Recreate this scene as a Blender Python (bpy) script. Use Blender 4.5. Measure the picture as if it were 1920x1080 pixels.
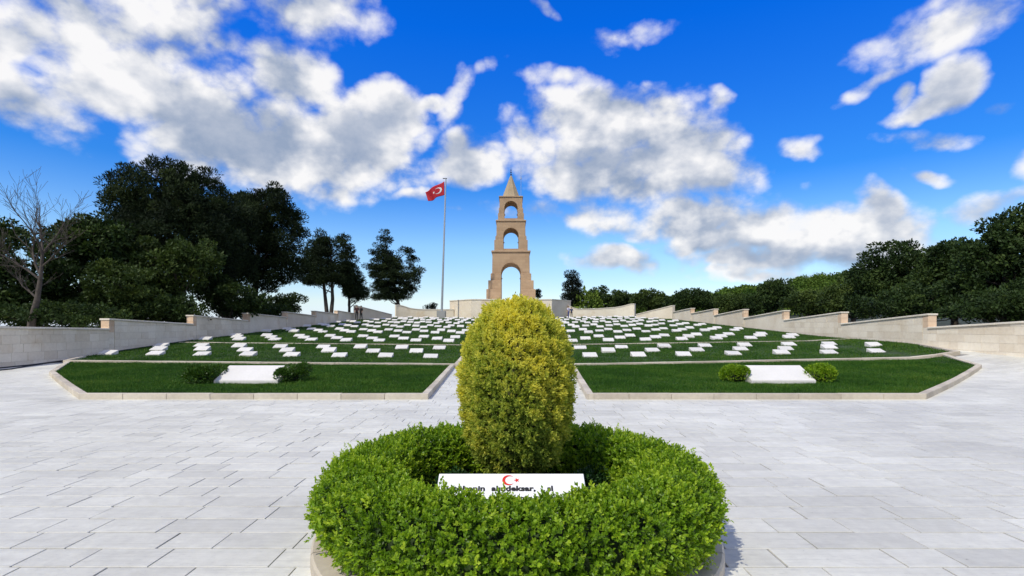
import bpy, bmesh, math, random
import numpy as np
from mathutils import Vector, Matrix

for o in list(bpy.data.objects):
    bpy.data.objects.remove(o, do_unlink=True)
scene = bpy.context.scene
C = scene.collection
R = math.radians
H_CAM, F_PX, HOR = 1.7, 960.0, 610.0          # eye height, focal length and horizon row in photo pixels

# ------------------------------------------------------------------ camera
cam = bpy.data.cameras.new("camera")
cam.lens = 18.0
cam.sensor_width = 36.0
cam.shift_y = 70.0 / 1920.0
cam.clip_start = 0.05
cam.clip_end = 5000
cam_o = bpy.data.objects.new("camera", cam)
cam_o.location = (0, 0, H_CAM)
cam_o.rotation_euler = (R(90), 0, 0)
C.objects.link(cam_o)
scene.camera = cam_o

# ------------------------------------------------------------------ sun
SUN_DIR = Vector((-0.40, -0.48, 0.78)).normalized()   # towards the sun
sun = bpy.data.lights.new("sun", 'SUN')
sun.energy = 3.3
sun.angle = R(1.0)
sun.color = (1.0, 0.94, 0.80)
sun_o = bpy.data.objects.new("sun", sun)
sun_o.rotation_euler = SUN_DIR.to_track_quat('Z', 'Y').to_euler()
sun_o.location = (-30, -20, 60)
C.objects.link(sun_o)

# ------------------------------------------------------------------ exposure / engine
scene.view_settings.view_transform = 'Standard'
scene.view_settings.look = 'None'
scene.view_settings.exposure = 0.12
scene.view_settings.gamma = 1.0
scene.view_settings.use_curve_mapping = False
scene.render.engine = 'CYCLES'
scene.cycles.use_denoising = True
scene.cycles.use_adaptive_sampling = True
scene.cycles.adaptive_threshold = 0.02
scene.cycles.max_bounces = 6
scene.cycles.transparent_max_bounces = 8

# ------------------------------------------------------------------ sky with clouds
world = bpy.data.worlds.new("World")
scene.world = world
world.use_nodes = True
WT = world.node_tree
WT.nodes.clear()


def mth(nt, op, a, b=None, c=None, clamp=False):
    n = nt.nodes.new('ShaderNodeMath')
    n.operation = op
    n.use_clamp = clamp
    for i, v in enumerate((a, b, c)):
        if v is None:
            continue
        if isinstance(v, (int, float)):
            n.inputs[i].default_value = v
        else:
            nt.links.new(v, n.inputs[i])
    return n.outputs[0]


def vmth(nt, op, a, b=None):
    n = nt.nodes.new('ShaderNodeVectorMath')
    n.operation = op
    for i, v in enumerate((a, b)):
        if v is None:
            continue
        if isinstance(v, tuple):
            n.inputs[i].default_value = v
        else:
            nt.links.new(v, n.inputs[i])
    return n


# clouds: centre, half sizes, tilt (all as angles on the sky, in units of the photo's pixels), weight
CLOUDS = [
    (130, 70, 330, 120, 8, 1.0), (330, 50, 150, 95, 0, 1.0), (320, 190, 350, 100, 17, 1.1), (480, 275, 290, 92, 9, 1.1),
    (640, 290, 140, 85, 0, 1.0), (712, 235, 68, 80, 0, 1.0), (545, 140, 105, 75, 35, 0.9), (60, 200, 150, 55, 22, 0.8),
    (590, 15, 110, 70, 0, 0.8), (-150, 60, 260, 130, 10, 1.0), (790, 207, 60, 15, -4, 0.42), (850, 190, 24, 46, 15, 0.30),
    (1150, 235, 210, 75, -3, 1.0), (1265, 285, 180, 85, 8, 1.0), (1010, 265, 75, 60, 0, 0.8), (1338, 190, 34, 22, 0, 0.6),
    (1150, 335, 200, 48, 0, 0.9), (1350, 315, 95, 60, 20, 0.9), (1270, 400, 210, 48, 5, 1.0), (1190, 472, 105, 26, 0, 0.7),
    (1420, 425, 130, 46, 3, 0.9), (1600, 432, 160, 62, 0, 1.0), (1330, 455, 130, 40, 0, 0.9), (1100, 300, 150, 60, 0, 0.9), (1480, 460, 150, 40, 0, 0.9), (1652, 392, 62, 40, 20, 0.8), (1400, 490, 210, 32, 0, 0.8),
    (1570, 482, 190, 46, 0, 0.9), (1480, 520, 230, 20, 0, 0.7), (892, 305, 64, 54, 0, 0.85), (990, 400, 130, 16, 3, 0.34),
    (1490, 283, 50, 30, 12, 0.62), (1800, 160, 70, 52, -42, 0.72), (1742, 205, 60, 22, -18, 0.6), (1700, 184, 24, 30, 0, 0.5),
    (1890, 215, 40, 24, -15, 0.5), (1770, 265, 90, 22, 0, 0.42), (1750, 331, 52, 15, 8, 0.46), (1770, 50, 200, 48, -20, 0.42),
    (1620, 165, 95, 13, -28, 0.26), (1225, 50, 100, 30, -16, 0.42), (1040, 25, 38, 15, 18, 0.4), (1060, 150, 75, 26, 5, 0.34),
    (1890, 395, 110, 30, -12, 0.42), (2100, 300, 160, 70, 0, 0.8), (880, 398, 46, 12, 0, 0.3), (780, 380, 30, 9, 0, 0.25),
    (940, 120, 40, 16, -30, 0.2), (60, 135, 60, 20, 10, -0.45), (1700, 470, 120, 30, 0, 0.5),
]


CLOUD_ROUGH = 2.9
CLOUD_PUFF = 0.80
CLOUD_BIAS = 0.60
SKY_TINT = [(0.0, (0.90, 1.08, 1.75)), (0.045, (1.35, 1.33, 1.42)), (0.15, (1.10, 1.42, 1.70)), (0.26, (0.24, 0.94, 1.77)), (0.50, (0.02, 0.86, 2.45)), (1.0, (0.02, 0.80, 2.40))]


# the deepest parts of the clouds, whose undersides stay grey
DEEP = [(330, 125, 190, 75, 20, 1.0), (480, 265, 240, 60, 10, 1.0), (640, 300, 90, 40, 0, 0.7), (120, 20, 120, 40, 10, 0.7), (1130, 300, 170, 26, 0, 0.75), (1290, 352, 150, 26, 4, 0.9),
        (1280, 425, 190, 18, 3, 0.9), (1200, 250, 120, 22, 0, 0.6), (1420, 470, 160, 14, 0, 0.6)]


def cloud_shapes(g, Pv, CLOUDS=CLOUDS):
    """height of the cloud field: soft union of the ellipses, tied in short chains so that the shader compiler keeps few values alive"""
    L = g.links
    acc, src = None, Pv
    for i, (cx, cy, rx, ry, rot, wt) in enumerate(CLOUDS):
        if 0 < wt < 0.6:                                     # thin wisps
            rx, ry, wt = rx * .85, ry * .8, wt - .06
        if i % 6 == 0 and acc is not None:
            tie = g.nodes.new('ShaderNodeVectorMath')
            tie.operation = 'MULTIPLY_ADD'
            L.new(acc, tie.inputs[0])
            tie.inputs[1].default_value = (1e-7, 1e-7, 0)
            L.new(Pv, tie.inputs[2])
            src = tie.outputs[0]
        m = g.nodes.new('ShaderNodeMapping')
        m.vector_type = 'TEXTURE'
        m.inputs['Location'].default_value = ((cx - 960) / F_PX, (HOR - cy) / F_PX, 0)
        m.inputs['Rotation'].default_value = (0, 0, R(-rot))
        m.inputs['Scale'].default_value = (rx / F_PX, ry / F_PX, 1)
        L.new(src, m.inputs['Vector'])
        dd = vmth(g, 'DOT_PRODUCT', m.outputs[0], m.outputs[0]).outputs['Value']
        f = mth(g, 'MULTIPLY_ADD', dd, -wt, wt)
        if wt > 0:
            acc = f if acc is None else mth(g, 'SMOOTH_MAX', acc, f, 0.20)
        else:
            acc = mth(g, 'ADD', acc, mth(g, 'MINIMUM', f, 0.0))
    return acc


def wnoise(vec, scale, detail, rough):
    n = WT.nodes.new('ShaderNodeTexNoise')
    n.inputs['Scale'].default_value = scale
    n.inputs['Detail'].default_value = detail
    n.inputs['Roughness'].default_value = rough
    WT.links.new(vec, n.inputs['Vector'])
    return n


tc = WT.nodes.new('ShaderNodeTexCoord')
D0 = vmth(WT, 'NORMALIZE', tc.outputs['Generated']).outputs[0]
sp = WT.nodes.new('ShaderNodeSeparateXYZ')
WT.links.new(D0, sp.inputs[0])
yy = mth(WT, 'MAXIMUM', sp.outputs['Y'], 0.2)
cb = WT.nodes.new('ShaderNodeCombineXYZ')
WT.links.new(mth(WT, 'DIVIDE', sp.outputs['X'], yy), cb.inputs[0])
WT.links.new(mth(WT, 'DIVIDE', sp.outputs['Z'], yy), cb.inputs[1])
warp = wnoise(D0, 5.0, 4.0, 0.55)
wsc = WT.nodes.new('ShaderNodeVectorMath')
wsc.operation = 'SCALE'
WT.links.new(vmth(WT, 'SUBTRACT', warp.outputs['Color'], (0.5, 0.5, 0.5)).outputs[0], wsc.inputs[0])
wsc.inputs['Scale'].default_value = 0.13
Pw = vmth(WT, 'MULTIPLY', vmth(WT, 'ADD', cb.outputs[0], wsc.outputs[0]).outputs[0], (1, 1, 0)).outputs[0]
shapes = mth(WT, 'MAXIMUM', cloud_shapes(WT, Pw), -1.5)
# the rest of the sphere: unseen clouds, cover raised to brighten the ambient light
other = mth(WT, 'MULTIPLY_ADD', wnoise(D0, 2.6, 2.0, 0.5).outputs['Fac'], 6.0, -2.55)
front = mth(WT, 'MULTIPLY_ADD', sp.outputs['Y'], 5.0, -2.2, clamp=True)
mixn = WT.nodes.new('ShaderNodeMix')
WT.links.new(front, mixn.inputs['Factor'])
WT.links.new(other, mixn.inputs[2])
WT.links.new(shapes, mixn.inputs[3])
body = mixn.outputs[0]
# billows: round puffs over broken noise, seen at a low angle
Db = vmth(WT, 'MULTIPLY', vmth(WT, 'ADD', D0, wsc.outputs[0]).outputs[0], (1.0, 1.0, 1.35)).outputs[0]
Dn = vmth(WT, 'MULTIPLY', D0, (1.0, 1.0, 1.35)).outputs[0]
TOWARDS_SUN = (-0.022, 0.0, 0.050)


def puffs(vec, scale):
    v = WT.nodes.new('ShaderNodeTexVoronoi')
    v.feature = 'F1'
    v.inputs['Scale'].default_value = scale
    v.inputs['Detail'].default_value = 1.0
    v.inputs['Roughness'].default_value = 0.55
    v.inputs['Lacunarity'].default_value = 2.3
    WT.links.new(vec, v.inputs['Vector'])
    return mth(WT, 'SUBTRACT', 0.45, v.outputs['Distance'])


n0 = wnoise(Dn, 6.0, 9.0, 0.60).outputs['Fac']
p0 = puffs(Db, 13.0)
n1 = wnoise(vmth(WT, 'ADD', Dn, TOWARDS_SUN).outputs[0], 6.0, 4.0, 0.55).outputs['Fac']
h0 = mth(WT, 'ADD', mth(WT, 'MULTIPLY_ADD', n0, CLOUD_ROUGH, -CLOUD_ROUGH * 0.54), mth(WT, 'MULTIPLY', p0, CLOUD_PUFF))
c0 = mth(WT, 'ADD', mth(WT, 'ADD', body, CLOUD_BIAS), h0)
sky = WT.nodes.new('ShaderNodeTexSky')
sky.sky_type = 'NISHITA'
sky.sun_disc = False
sky.sun_elevation = math.asin(SUN_DIR.z)
sky.sun_rotation = math.atan2(SUN_DIR.x, SUN_DIR.y)
sky.air_density = 1.0
sky.dust_density = 0.0
sky.ozone_density = 4.0
tr_ = WT.nodes.new('ShaderNodeValToRGB')                    # the photograph's deep, saturated blue: paler towards the horizon all round
el_ = tr_.color_ramp.elements
for k_ in range(4):
    el_.new(0.5)
for e_, (p_, c_) in zip(el_, SKY_TINT):
    e_.position = p_
    e_.color = (*[v_ * 0.92 / 2.6 for v_ in c_], 1)
WT.links.new(sp.outputs['Z'], tr_.inputs[0])
tintm = vmth(WT, 'MULTIPLY', sky.outputs[0], vmth(WT, 'MULTIPLY', tr_.outputs[0], (2.6, 2.6, 2.6)).outputs[0]).outputs[0]
hs = WT.nodes.new('ShaderNodeHueSaturation')
hs.inputs['Saturation'].default_value = 1.0
hs.inputs['Value'].default_value = 1.0
WT.links.new(tintm, hs.inputs['Color'])
alpha = WT.nodes.new('ShaderNodeMapRange')
alpha.interpolation_type = 'SMOOTHSTEP'
alpha.inputs['From Min'].default_value = -0.06
alpha.inputs['From Max'].default_value = 0.90
WT.links.new(c0, alpha.inputs['Value'])
thick = WT.nodes.new('ShaderNodeMapRange')
thick.inputs['From Min'].default_value = 0.55
thick.inputs['From Max'].default_value = 1.75
WT.links.new(c0, thick.inputs['Value'])
deep = mth(WT, 'MAXIMUM', cloud_shapes(WT, Pw, DEEP), 0.0)
lit = mth(WT, 'MULTIPLY_ADD', mth(WT, 'ADD', mth(WT, 'SUBTRACT', n0, n1), mth(WT, 'MULTIPLY', p0, 0.18)), 4.3, 0.92)
lowf = mth(WT, 'MULTIPLY_ADD', wnoise(vmth(WT, 'MULTIPLY', D0, (1, 1, 2.2)).outputs[0], 3.3, 2.0, 0.5).outputs['Fac'], 1.7, -0.50)
shade = mth(WT, 'SUBTRACT', mth(WT, 'MULTIPLY_ADD', deep, -0.36, lit), mth(WT, 'MULTIPLY', thick.outputs[0], lowf))
shade = mth(WT, 'MINIMUM', mth(WT, 'SMOOTH_MAX', shade, mth(WT, 'MULTIPLY_ADD', n0, 1.6, -0.68), 0.3), 1.0)
cc = WT.nodes.new('ShaderNodeMix')
cc.data_type = 'RGBA'
WT.links.new(shade, cc.inputs['Factor'])
cc.inputs[6].default_value = (2.9, 3.6, 4.9, 1)
cc.inputs[7].default_value = (9.0, 8.9, 8.85, 1)
cm = WT.nodes.new('ShaderNodeMix')
cm.data_type = 'RGBA'
WT.links.new(mth(WT, 'MULTIPLY', alpha.outputs[0], 0.97), cm.inputs['Factor'])
WT.links.new(hs.outputs[0], cm.inputs[6])
WT.links.new(cc.outputs[2], cm.inputs[7])
bg = WT.nodes.new('ShaderNodeBackground')
bg.inputs['Strength'].default_value = 0.10
WT.links.new(cm.outputs[2], bg.inputs['Color'])
wo = WT.nodes.new('ShaderNodeOutputWorld')
WT.links.new(bg.outputs[0], wo.inputs['Surface'])

# ================================================================== helpers
rng = np.random.default_rng(57)
random.seed(57)


def obj(name, me, mat=None, parent=None, loc=None):
    o = bpy.data.objects.new(name, me)
    C.objects.link(o)
    if mat is not None and me is not None and len(me.materials) == 0:
        me.materials.append(mat)
    if parent is not None:
        o.parent = parent
    if loc is not None:
        o.location = loc
    return o


def tag(o, label=None, cat=None, group=None, kind=None):
    if label:
        o['label'] = label
    if cat:
        o['category'] = cat
    if group:
        o['group'] = group
    if kind:
        o['kind'] = kind
    return o


def empty(name, loc, label=None, cat=None, group=None):
    o = bpy.data.objects.new(name, None)
    C.objects.link(o)
    o.location = loc
    o.empty_display_size = 0.2
    return tag(o, label, cat, group)


def np_mesh(name, verts, faces, smooth=False, tint=None):
    """verts (n,3), faces (m,k) with one k; tint: one value per vertex"""
    verts = np.asarray(verts, dtype=np.float32)
    faces = np.asarray(faces, dtype=np.int32)
    me = bpy.data.meshes.new(name)
    n, (m, k) = len(verts), faces.shape
    me.vertices.add(n)
    me.vertices.foreach_set('co', verts.ravel())
    me.loops.add(m * k)
    me.loops.foreach_set('vertex_index', faces.ravel())
    me.polygons.add(m)
    me.polygons.foreach_set('loop_start', np.arange(0, m * k, k, dtype=np.int32))
    me.polygons.foreach_set('loop_total', np.full(m, k, dtype=np.int32))
    me.polygons.foreach_set('use_smooth', np.full(m, bool(smooth)))
    if tint is not None:
        a = me.attributes.new('tint', 'FLOAT', 'POINT')
        a.data.foreach_set('value', np.asarray(tint, dtype=np.float32))
    me.update(calc_edges=True)
    return me


def bm_mesh(name, bm, smooth=False):
    me = bpy.data.meshes.new(name)
    bm.normal_update()
    bm.to_mesh(me)
    bm.free()
    if smooth:
        me.polygons.foreach_set('use_smooth', np.ones(len(me.polygons), dtype=bool))
    return me


def poly_mesh(name, verts, faces, smooth=False):
    me = bpy.data.meshes.new(name)
    me.from_pydata([tuple(v) for v in verts], [], faces)
    me.polygons.foreach_set('use_smooth', np.full(len(me.polygons), bool(smooth)))
    me.update()
    return me


def hexa(bm, p):
    """eight corners: bottom 0-3 (counter-clockwise), top 4-7"""
    v = [bm.verts.new(q) for q in p]
    for f in ((3, 2, 1, 0), (4, 5, 6, 7), (0, 1, 5, 4), (1, 2, 6, 5), (2, 3, 7, 6), (3, 0, 4, 7)):
        bm.faces.new([v[i] for i in f])
    return v


def box_pts(x0, x1, y0, y1, z0, z1):
    return [(x0, y0, z0), (x1, y0, z0), (x1, y1, z0), (x0, y1, z0), (x0, y0, z1), (x1, y0, z1), (x1, y1, z1), (x0, y1, z1)]


def hexa_mesh(name, pts, bevel=0.0):
    bm = bmesh.new()
    hexa(bm, pts)
    bmesh.ops.recalc_face_normals(bm, faces=bm.faces)
    if bevel:
        bmesh.ops.bevel(bm, geom=list(bm.edges), offset=bevel, segments=1, affect='EDGES', clamp_overlap=True)
    return bm_mesh(name, bm)


def tube_arrays(paths, sides=6):
    """paths: list of (points, radii); one vertex/quad array"""
    V, Fq, base = [], [], 0
    ang = np.linspace(0, 2 * np.pi, sides, endpoint=False)
    for pts, rad in paths:
        pts = np.asarray(pts, dtype=float)
        n = len(pts)
        for i in range(n):
            d = pts[min(i + 1, n - 1)] - pts[max(i - 1, 0)]
            d /= (np.linalg.norm(d) + 1e-9)
            a = np.cross(d, (0, 0, 1.0) if abs(d[2]) < 0.9 else (1.0, 0, 0))
            a /= np.linalg.norm(a)
            b = np.cross(d, a)
            V.append(pts[i] + rad[i] * (np.cos(ang)[:, None] * a + np.sin(ang)[:, None] * b))
        for i in range(n - 1):
            for s in range(sides):
                t = (s + 1) % sides
                Fq.append((base + i * sides + s, base + i * sides + t, base + (i + 1) * sides + t, base + (i + 1) * sides + s))
        base += n * sides
    return np.concatenate(V), np.array(Fq)


def tube_mesh(name, paths, sides=6, smooth=True):
    v, f = tube_arrays(paths, sides)
    return np_mesh(name, v, f, smooth)


def smooth01(t):
    t = np.clip(t, 0, 1)
    return t * t * (3 - 2 * t)


def G(x, y):
    """height of the walked-on ground"""
    x = np.asarray(x, dtype=float)
    y = np.asarray(y, dtype=float)
    prof = np.interp(y, [-1e3, 20.5, 23, 30.4, 73, 80, 140, 900], [0, 0, .13, .60, 2.68, 2.85, 3.0, 3.0])
    side = np.where(x > 0, .0155 * np.clip(x, 0, 22), .0095 * np.clip(-x, 0, 22)) * smooth01((y - 13) / 9.0)
    ramp_r = .27 * smooth01((x - 16.2) / 3.0) * smooth01((y - 12) / 6.0) * (1 - smooth01((y - 23) / 9.0))
    return prof + side + ramp_r


def P(px, py, dz=0.0):
    """the point of the ground (raised by dz) met by the sight line that photo pixel gives"""
    u, w = (px - 960) / F_PX, (HOR - py) / F_PX
    lo, hi = 1.0, 120.0
    for _ in range(60):
        mid = (lo + hi) / 2
        if H_CAM + w * mid > float(G(u * mid, mid)) + dz:
            lo = mid
        else:
            hi = mid
    return (u * lo, lo)


ORD = ['', 'first', 'second', 'third', 'fourth', 'fifth', 'sixth', 'seventh', 'eighth', 'ninth', 'tenth', 'eleventh', 'twelfth', 'thirteenth',
       'fourteenth', 'fifteenth', 'sixteenth', 'seventeenth', 'eighteenth', 'nineteenth', 'twentieth', 'twenty-first', 'twenty-second']

# ================================================================== materials


def new_mat(name):
    m = bpy.data.materials.new(name)
    m.use_nodes = True
    nt = m.node_tree
    b = nt.nodes['Principled BSDF']
    return m, nt, b


def noise(nt, vec, scale, detail=4, rough=0.55, dist=0.0):
    n = nt.nodes.new('ShaderNodeTexNoise')
    n.inputs['Scale'].default_value = scale
    n.inputs['Detail'].default_value = detail
    n.inputs['Roughness'].default_value = rough
    n.inputs['Distortion'].default_value = dist
    if vec is not None:
        nt.links.new(vec, n.inputs['Vector'])
    return n.outputs['Fac']


def ramp(nt, fac, stops, interp='LINEAR'):
    r = nt.nodes.new('ShaderNodeValToRGB')
    r.color_ramp.interpolation = interp
    el = r.color_ramp.elements
    while len(el) < len(stops):
        el.new(0.5)
    for e, (p, c) in zip(el, stops):
        e.position = p
        e.color = (c[0], c[1], c[2], 1) if not isinstance(c, (int, float)) else (c, c, c, 1)
    nt.links.new(fac, r.inputs[0])
    return r.outputs[0]


def mixc(nt, fac, a, b, blend='MIX'):
    m = nt.nodes.new('ShaderNodeMix')
    m.data_type = 'RGBA'
    m.blend_type = blend
    for s, v in ((m.inputs['Factor'], fac), (m.inputs[6], a), (m.inputs[7], b)):
        if isinstance(v, (int, float)):
            s.default_value = v
        elif isinstance(v, tuple):
            s.default_value = (*v, 1)
        else:
            nt.links.new(v, s)
    return m.outputs[2]


def bump(nt, b, h, strength=0.3, dist=0.02):
    n = nt.nodes.new('ShaderNodeBump')
    n.inputs['Strength'].default_value = strength
    n.inputs['Distance'].default_value = dist
    nt.links.new(h, n.inputs['Height'])
    nt.links.new(n.outputs[0], b.inputs['Normal'])


def geo_pos(nt, scale=None):
    g = nt.nodes.new('ShaderNodeNewGeometry')
    v = g.outputs['Position']
    if scale:
        v = vmth(nt, 'MULTIPLY', v, scale).outputs[0]
    return v


def attr(nt, name='tint'):
    a = nt.nodes.new('ShaderNodeAttribute')
    a.attribute_name = name
    return a.outputs['Fac']


def obj_random(nt):
    return nt.nodes.new('ShaderNodeObjectInfo').outputs['Random']


def stone_mat(name, c_lo, c_hi, rough=0.75, stain=None, grain=14, big=0.9, per_object=0.0, bump_s=0.25, streak=False, pits=False):
    m, nt, b = new_mat(name)
    p = geo_pos(nt)
    n1 = noise(nt, p, big, 5, 0.6)
    n2 = noise(nt, p, grain, 6, 0.65)
    f = mth(nt, 'ADD', mth(nt, 'MULTIPLY', n1, 0.6), mth(nt, 'MULTIPLY', n2, 0.4))
    if per_object:
        f = mth(nt, 'ADD', f, mth(nt, 'MULTIPLY', mth(nt, 'SUBTRACT', obj_random(nt), 0.5), per_object))
    if streak:
        f = mth(nt, 'ADD', f, attr(nt))
    col = ramp(nt, f, [(0.30, c_lo), (0.70, c_hi)])
    if streak:
        s = noise(nt, geo_pos(nt, (1.2, 22, 22)), 1.0, 5, 0.6)
        col = mixc(nt, mth(nt, 'MULTIPLY', ramp(nt, s, [(0.48, 0), (0.75, 1)]), 0.35), col, tuple(0.72 * v for v in c_lo))
    if stain:
        s = noise(nt, p, 0.45, 4, 0.6)
        col = mixc(nt, mth(nt, 'MULTIPLY', ramp(nt, s, [(0.58, 0), (0.72, 1)]), 0.6), col, stain)
    if pits:
        big_s = noise(nt, p, 0.55, 5, 0.65)                  # dull weathered areas
        col = mixc(nt, ramp(nt, big_s, [(0.42, 0.0), (0.68, 0.32)]), col, (0.36, 0.35, 0.33))
        fine = noise(nt, geo_pos(nt, (3, 14, 14)), 4.0, 5, 0.7)
        col = mixc(nt, ramp(nt, fine, [(0.55, 0.0), (0.72, 0.38)]), col, (0.27, 0.265, 0.25))
        s = noise(nt, geo_pos(nt, (4, 9, 9)), 3.0, 4, 0.7)
        col = mixc(nt, ramp(nt, s, [(0.685, 0), (0.73, 0.8)]), col, (0.07, 0.07, 0.065))
    nt.links.new(col, b.inputs['Base Color'])
    b.inputs['Roughness'].default_value = rough
    bump(nt, b, n2, bump_s, 0.01)
    return m


def leaf_mat(name, stops, trans=0.35, rough=0.45, noise_scale=None, tcol=None, spec=0.4, vary=0.7):
    m, nt, b = new_mat(name)
    f = attr(nt)
    if noise_scale:
        f = mth(nt, 'ADD', f, mth(nt, 'MULTIPLY_ADD', noise(nt, geo_pos(nt), noise_scale, 4), vary, -vary / 2))
    col = ramp(nt, f, stops)
    nt.links.new(col, b.inputs['Base Color'])
    b.inputs['Roughness'].default_value = rough
    b.inputs['Specular IOR Level'].default_value = spec
    if trans:
        tr = nt.nodes.new('ShaderNodeBsdfTranslucent')
        nt.links.new(mixc(nt, 1.0, col, tcol or (1.0, 1.0, 0.5), 'MULTIPLY'), tr.inputs['Color'])
        mx = nt.nodes.new('ShaderNodeMixShader')
        mx.inputs[0].default_value = trans
        nt.links.new(b.outputs[0], mx.inputs[1])
        nt.links.new(tr.outputs[0], mx.inputs[2])
        nt.links.new(mx.outputs[0], nt.nodes['Material Output'].inputs['Surface'])
    return m


def plain_mat(name, col, rough=0.6, metal=0.0, var=0.15, scale=6):
    m, nt, b = new_mat(name)
    n = noise(nt, geo_pos(nt), scale, 4)
    c = ramp(nt, n, [(0.3, tuple(v * (1 - var) for v in col)), (0.7, tuple(min(1, v * (1 + var)) for v in col))])
    nt.links.new(c, b.inputs['Base Color'])
    b.inputs['Roughness'].default_value = rough
    b.inputs['Metallic'].default_value = metal
    return m


M = {}
M['slab'] = stone_mat('paving_limestone', (.48, .47, .415), (.745, .735, .655), rough=0.55, grain=9, big=0.35, per_object=0.15, bump_s=0.2, streak=True, pits=True)
M['bed'] = stone_mat('paving_joint', (.03, .03, .03), (.42, .41, .39), rough=0.9, grain=3.0, big=1.3)
M['kerb'] = stone_mat('kerb_limestone', (.38, .33, .26), (.60, .54, .44), rough=0.8, grain=11, per_object=0.25)
M['wall'] = stone_mat('wall_limestone', (.64, .545, .415), (.85, .775, .64), rough=0.82, grain=9, big=0.5, per_object=0.22, stain=(.55, .40, .22))
M['wall_core'] = stone_mat('wall_mortar', (.46, .42, .35), (.60, .55, .46), rough=0.9)
M['coping'] = stone_mat('coping_limestone', (.60, .54, .44), (.80, .74, .63), rough=0.8, per_object=0.2)
M['orange'] = stone_mat('pier_sandstone', (.58, .41, .27), (.74, .57, .41), rough=0.85, per_object=0.3)
M['white'] = stone_mat('grave_marble', (.56, .545, .51), (.72, .70, .66), rough=0.6, grain=20, per_object=0.15, bump_s=0.1)
M['soil'] = plain_mat('lawn_soil', (.030, .055, .014), 0.95, var=0.5, scale=3)
M['dirt'] = plain_mat('bed_soil', (.035, .026, .018), 0.95, var=0.5, scale=18)
M['bark'] = plain_mat('bark', (.055, .045, .036), 0.95, var=0.45, scale=5)
M['bark_pale'] = plain_mat('pale_bark', (.075, .062, .052), 0.95, var=0.35, scale=5)
M['metal'] = plain_mat('galvanised_steel', (.42, .45, .47), 0.45, 0.6, 0.08)
M['dark_metal'] = plain_mat('dark_steel', (.07, .07, .07), 0.5, 0.6, 0.1)
M['red'] = plain_mat('flag_red', (.45, .008, .020), 0.75, var=0.12)
M['flag_white'] = plain_mat('flag_white', (.75, .72, .72), 0.75, var=0.05)
M['panel'] = plain_mat('sign_white', (.80, .81, .83), 0.25, var=0.02)
M['print_red'] = plain_mat('print_red', (.62, .02, .012), 0.4, var=0.04)
M['print_black'] = plain_mat('print_black', (.012, .012, .013), 0.4, var=0.04)
M['rubber'] = plain_mat('black_rubber', (.012, .012, .013), 0.6, var=0.1)


def tower_mat():
    m, nt, b = new_mat('tower_sandstone')
    p = geo_pos(nt)
    # squared masonry, courses 0.45 m high: too small to tell apart at this distance
    br = nt.nodes.new('ShaderNodeTexBrick')
    br.inputs['Scale'].default_value = 1.0
    br.inputs['Mortar Size'].default_value = 0.012
    br.inputs['Brick Width'].default_value = 0.95
    br.inputs['Row Height'].default_value = 0.45
    br.inputs['Color1'].default_value = (.42, .285, .175, 1)
    br.inputs['Color2'].default_value = (.345, .23, .14, 1)
    br.inputs['Mortar'].default_value = (.29, .185, .11, 1)
    sp = nt.nodes.new('ShaderNodeSeparateXYZ')
    nt.links.new(p, sp.inputs[0])
    cb = nt.nodes.new('ShaderNodeCombineXYZ')
    nt.links.new(mth(nt, 'ADD', sp.outputs[0], sp.outputs[1]), cb.inputs[0])
    nt.links.new(sp.outputs[2], cb.inputs[1])
    nt.links.new(cb.outputs[0], br.inputs['Vector'])
    n = noise(nt, p, 0.6, 6, 0.65)
    col = mixc(nt, ramp(nt, n, [(0.35, 0.0), (0.7, 0.55)]), br.outputs['Color'], (.49, .355, .225))
    nt.links.new(col, b.inputs['Base Color'])
    b.inputs['Roughness'].default_value = 0.9
    return m


M['tower'] = tower_mat()
M['grass'] = leaf_mat('grass', [(0.0, (.014, .050, .005)), (0.5, (.042, .128, .011)), (0.85, (.095, .185, .020)), (1.0, (.16, .21, .035))], trans=0.25, rough=0.6, noise_scale=0.45, spec=0.2, vary=1.3)
M['hedge'] = leaf_mat('box_leaves', [(0.0, (.05, .12, .006)), (0.5, (.21, .37, .016)), (1.0, (.47, .60, .04))], trans=0.45, rough=0.42, noise_scale=2.5)
M['shrub'] = leaf_mat('golden_cypress_sprays', [(0.0, (.15, .23, .035)), (0.35, (.38, .47, .07)), (0.7, (.68, .66, .11)), (1.0, (.84, .76, .11))], trans=0.5, rough=0.6, spec=0.2)
M['bushleaf'] = leaf_mat('bush_leaves', [(0.0, (.02, .06, .008)), (0.6, (.06, .14, .016)), (1.0, (.16, .26, .03))], trans=0.25)
M['lowplant'] = leaf_mat('low_plant_leaves', [(0.0, (.012, .04, .010)), (1.0, (.04, .11, .022))], trans=0.2)
M['pine'] = leaf_mat('pine_needles', [(0.0, (.009, .017, .007)), (0.6, (.019, .034, .012)), (1.0, (.045, .066, .020))], trans=0.12, rough=0.7, noise_scale=0.25, spec=0.15)
M['oak'] = leaf_mat('oak_leaves', [(0.0, (.015, .032, .008)), (0.6, (.036, .066, .015)), (1.0, (.075, .115, .026))], trans=0.2, rough=0.6, noise_scale=0.3, spec=0.2)
M['olive'] = leaf_mat('olive_green_leaves', [(0.0, (.026, .048, .011)), (0.6, (.056, .090, .019)), (1.0, (.10, .14, .028))], trans=0.2, rough=0.6, noise_scale=0.3, spec=0.2)
M['cypress'] = leaf_mat('cypress_leaves', [(0.0, (.006, .010, .007)), (1.0, (.016, .024, .012))], trans=0.08, rough=0.7, spec=0.1)
M['wood'] = leaf_mat('far_wood_leaves', [(0.0, (.035, .080, .012)), (0.5, (.095, .160, .024)), (1.0, (.17, .24, .04))], trans=0.2, rough=0.7, noise_scale=0.08, spec=0.15)

# ================================================================== the setting: terrain and paving


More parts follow.
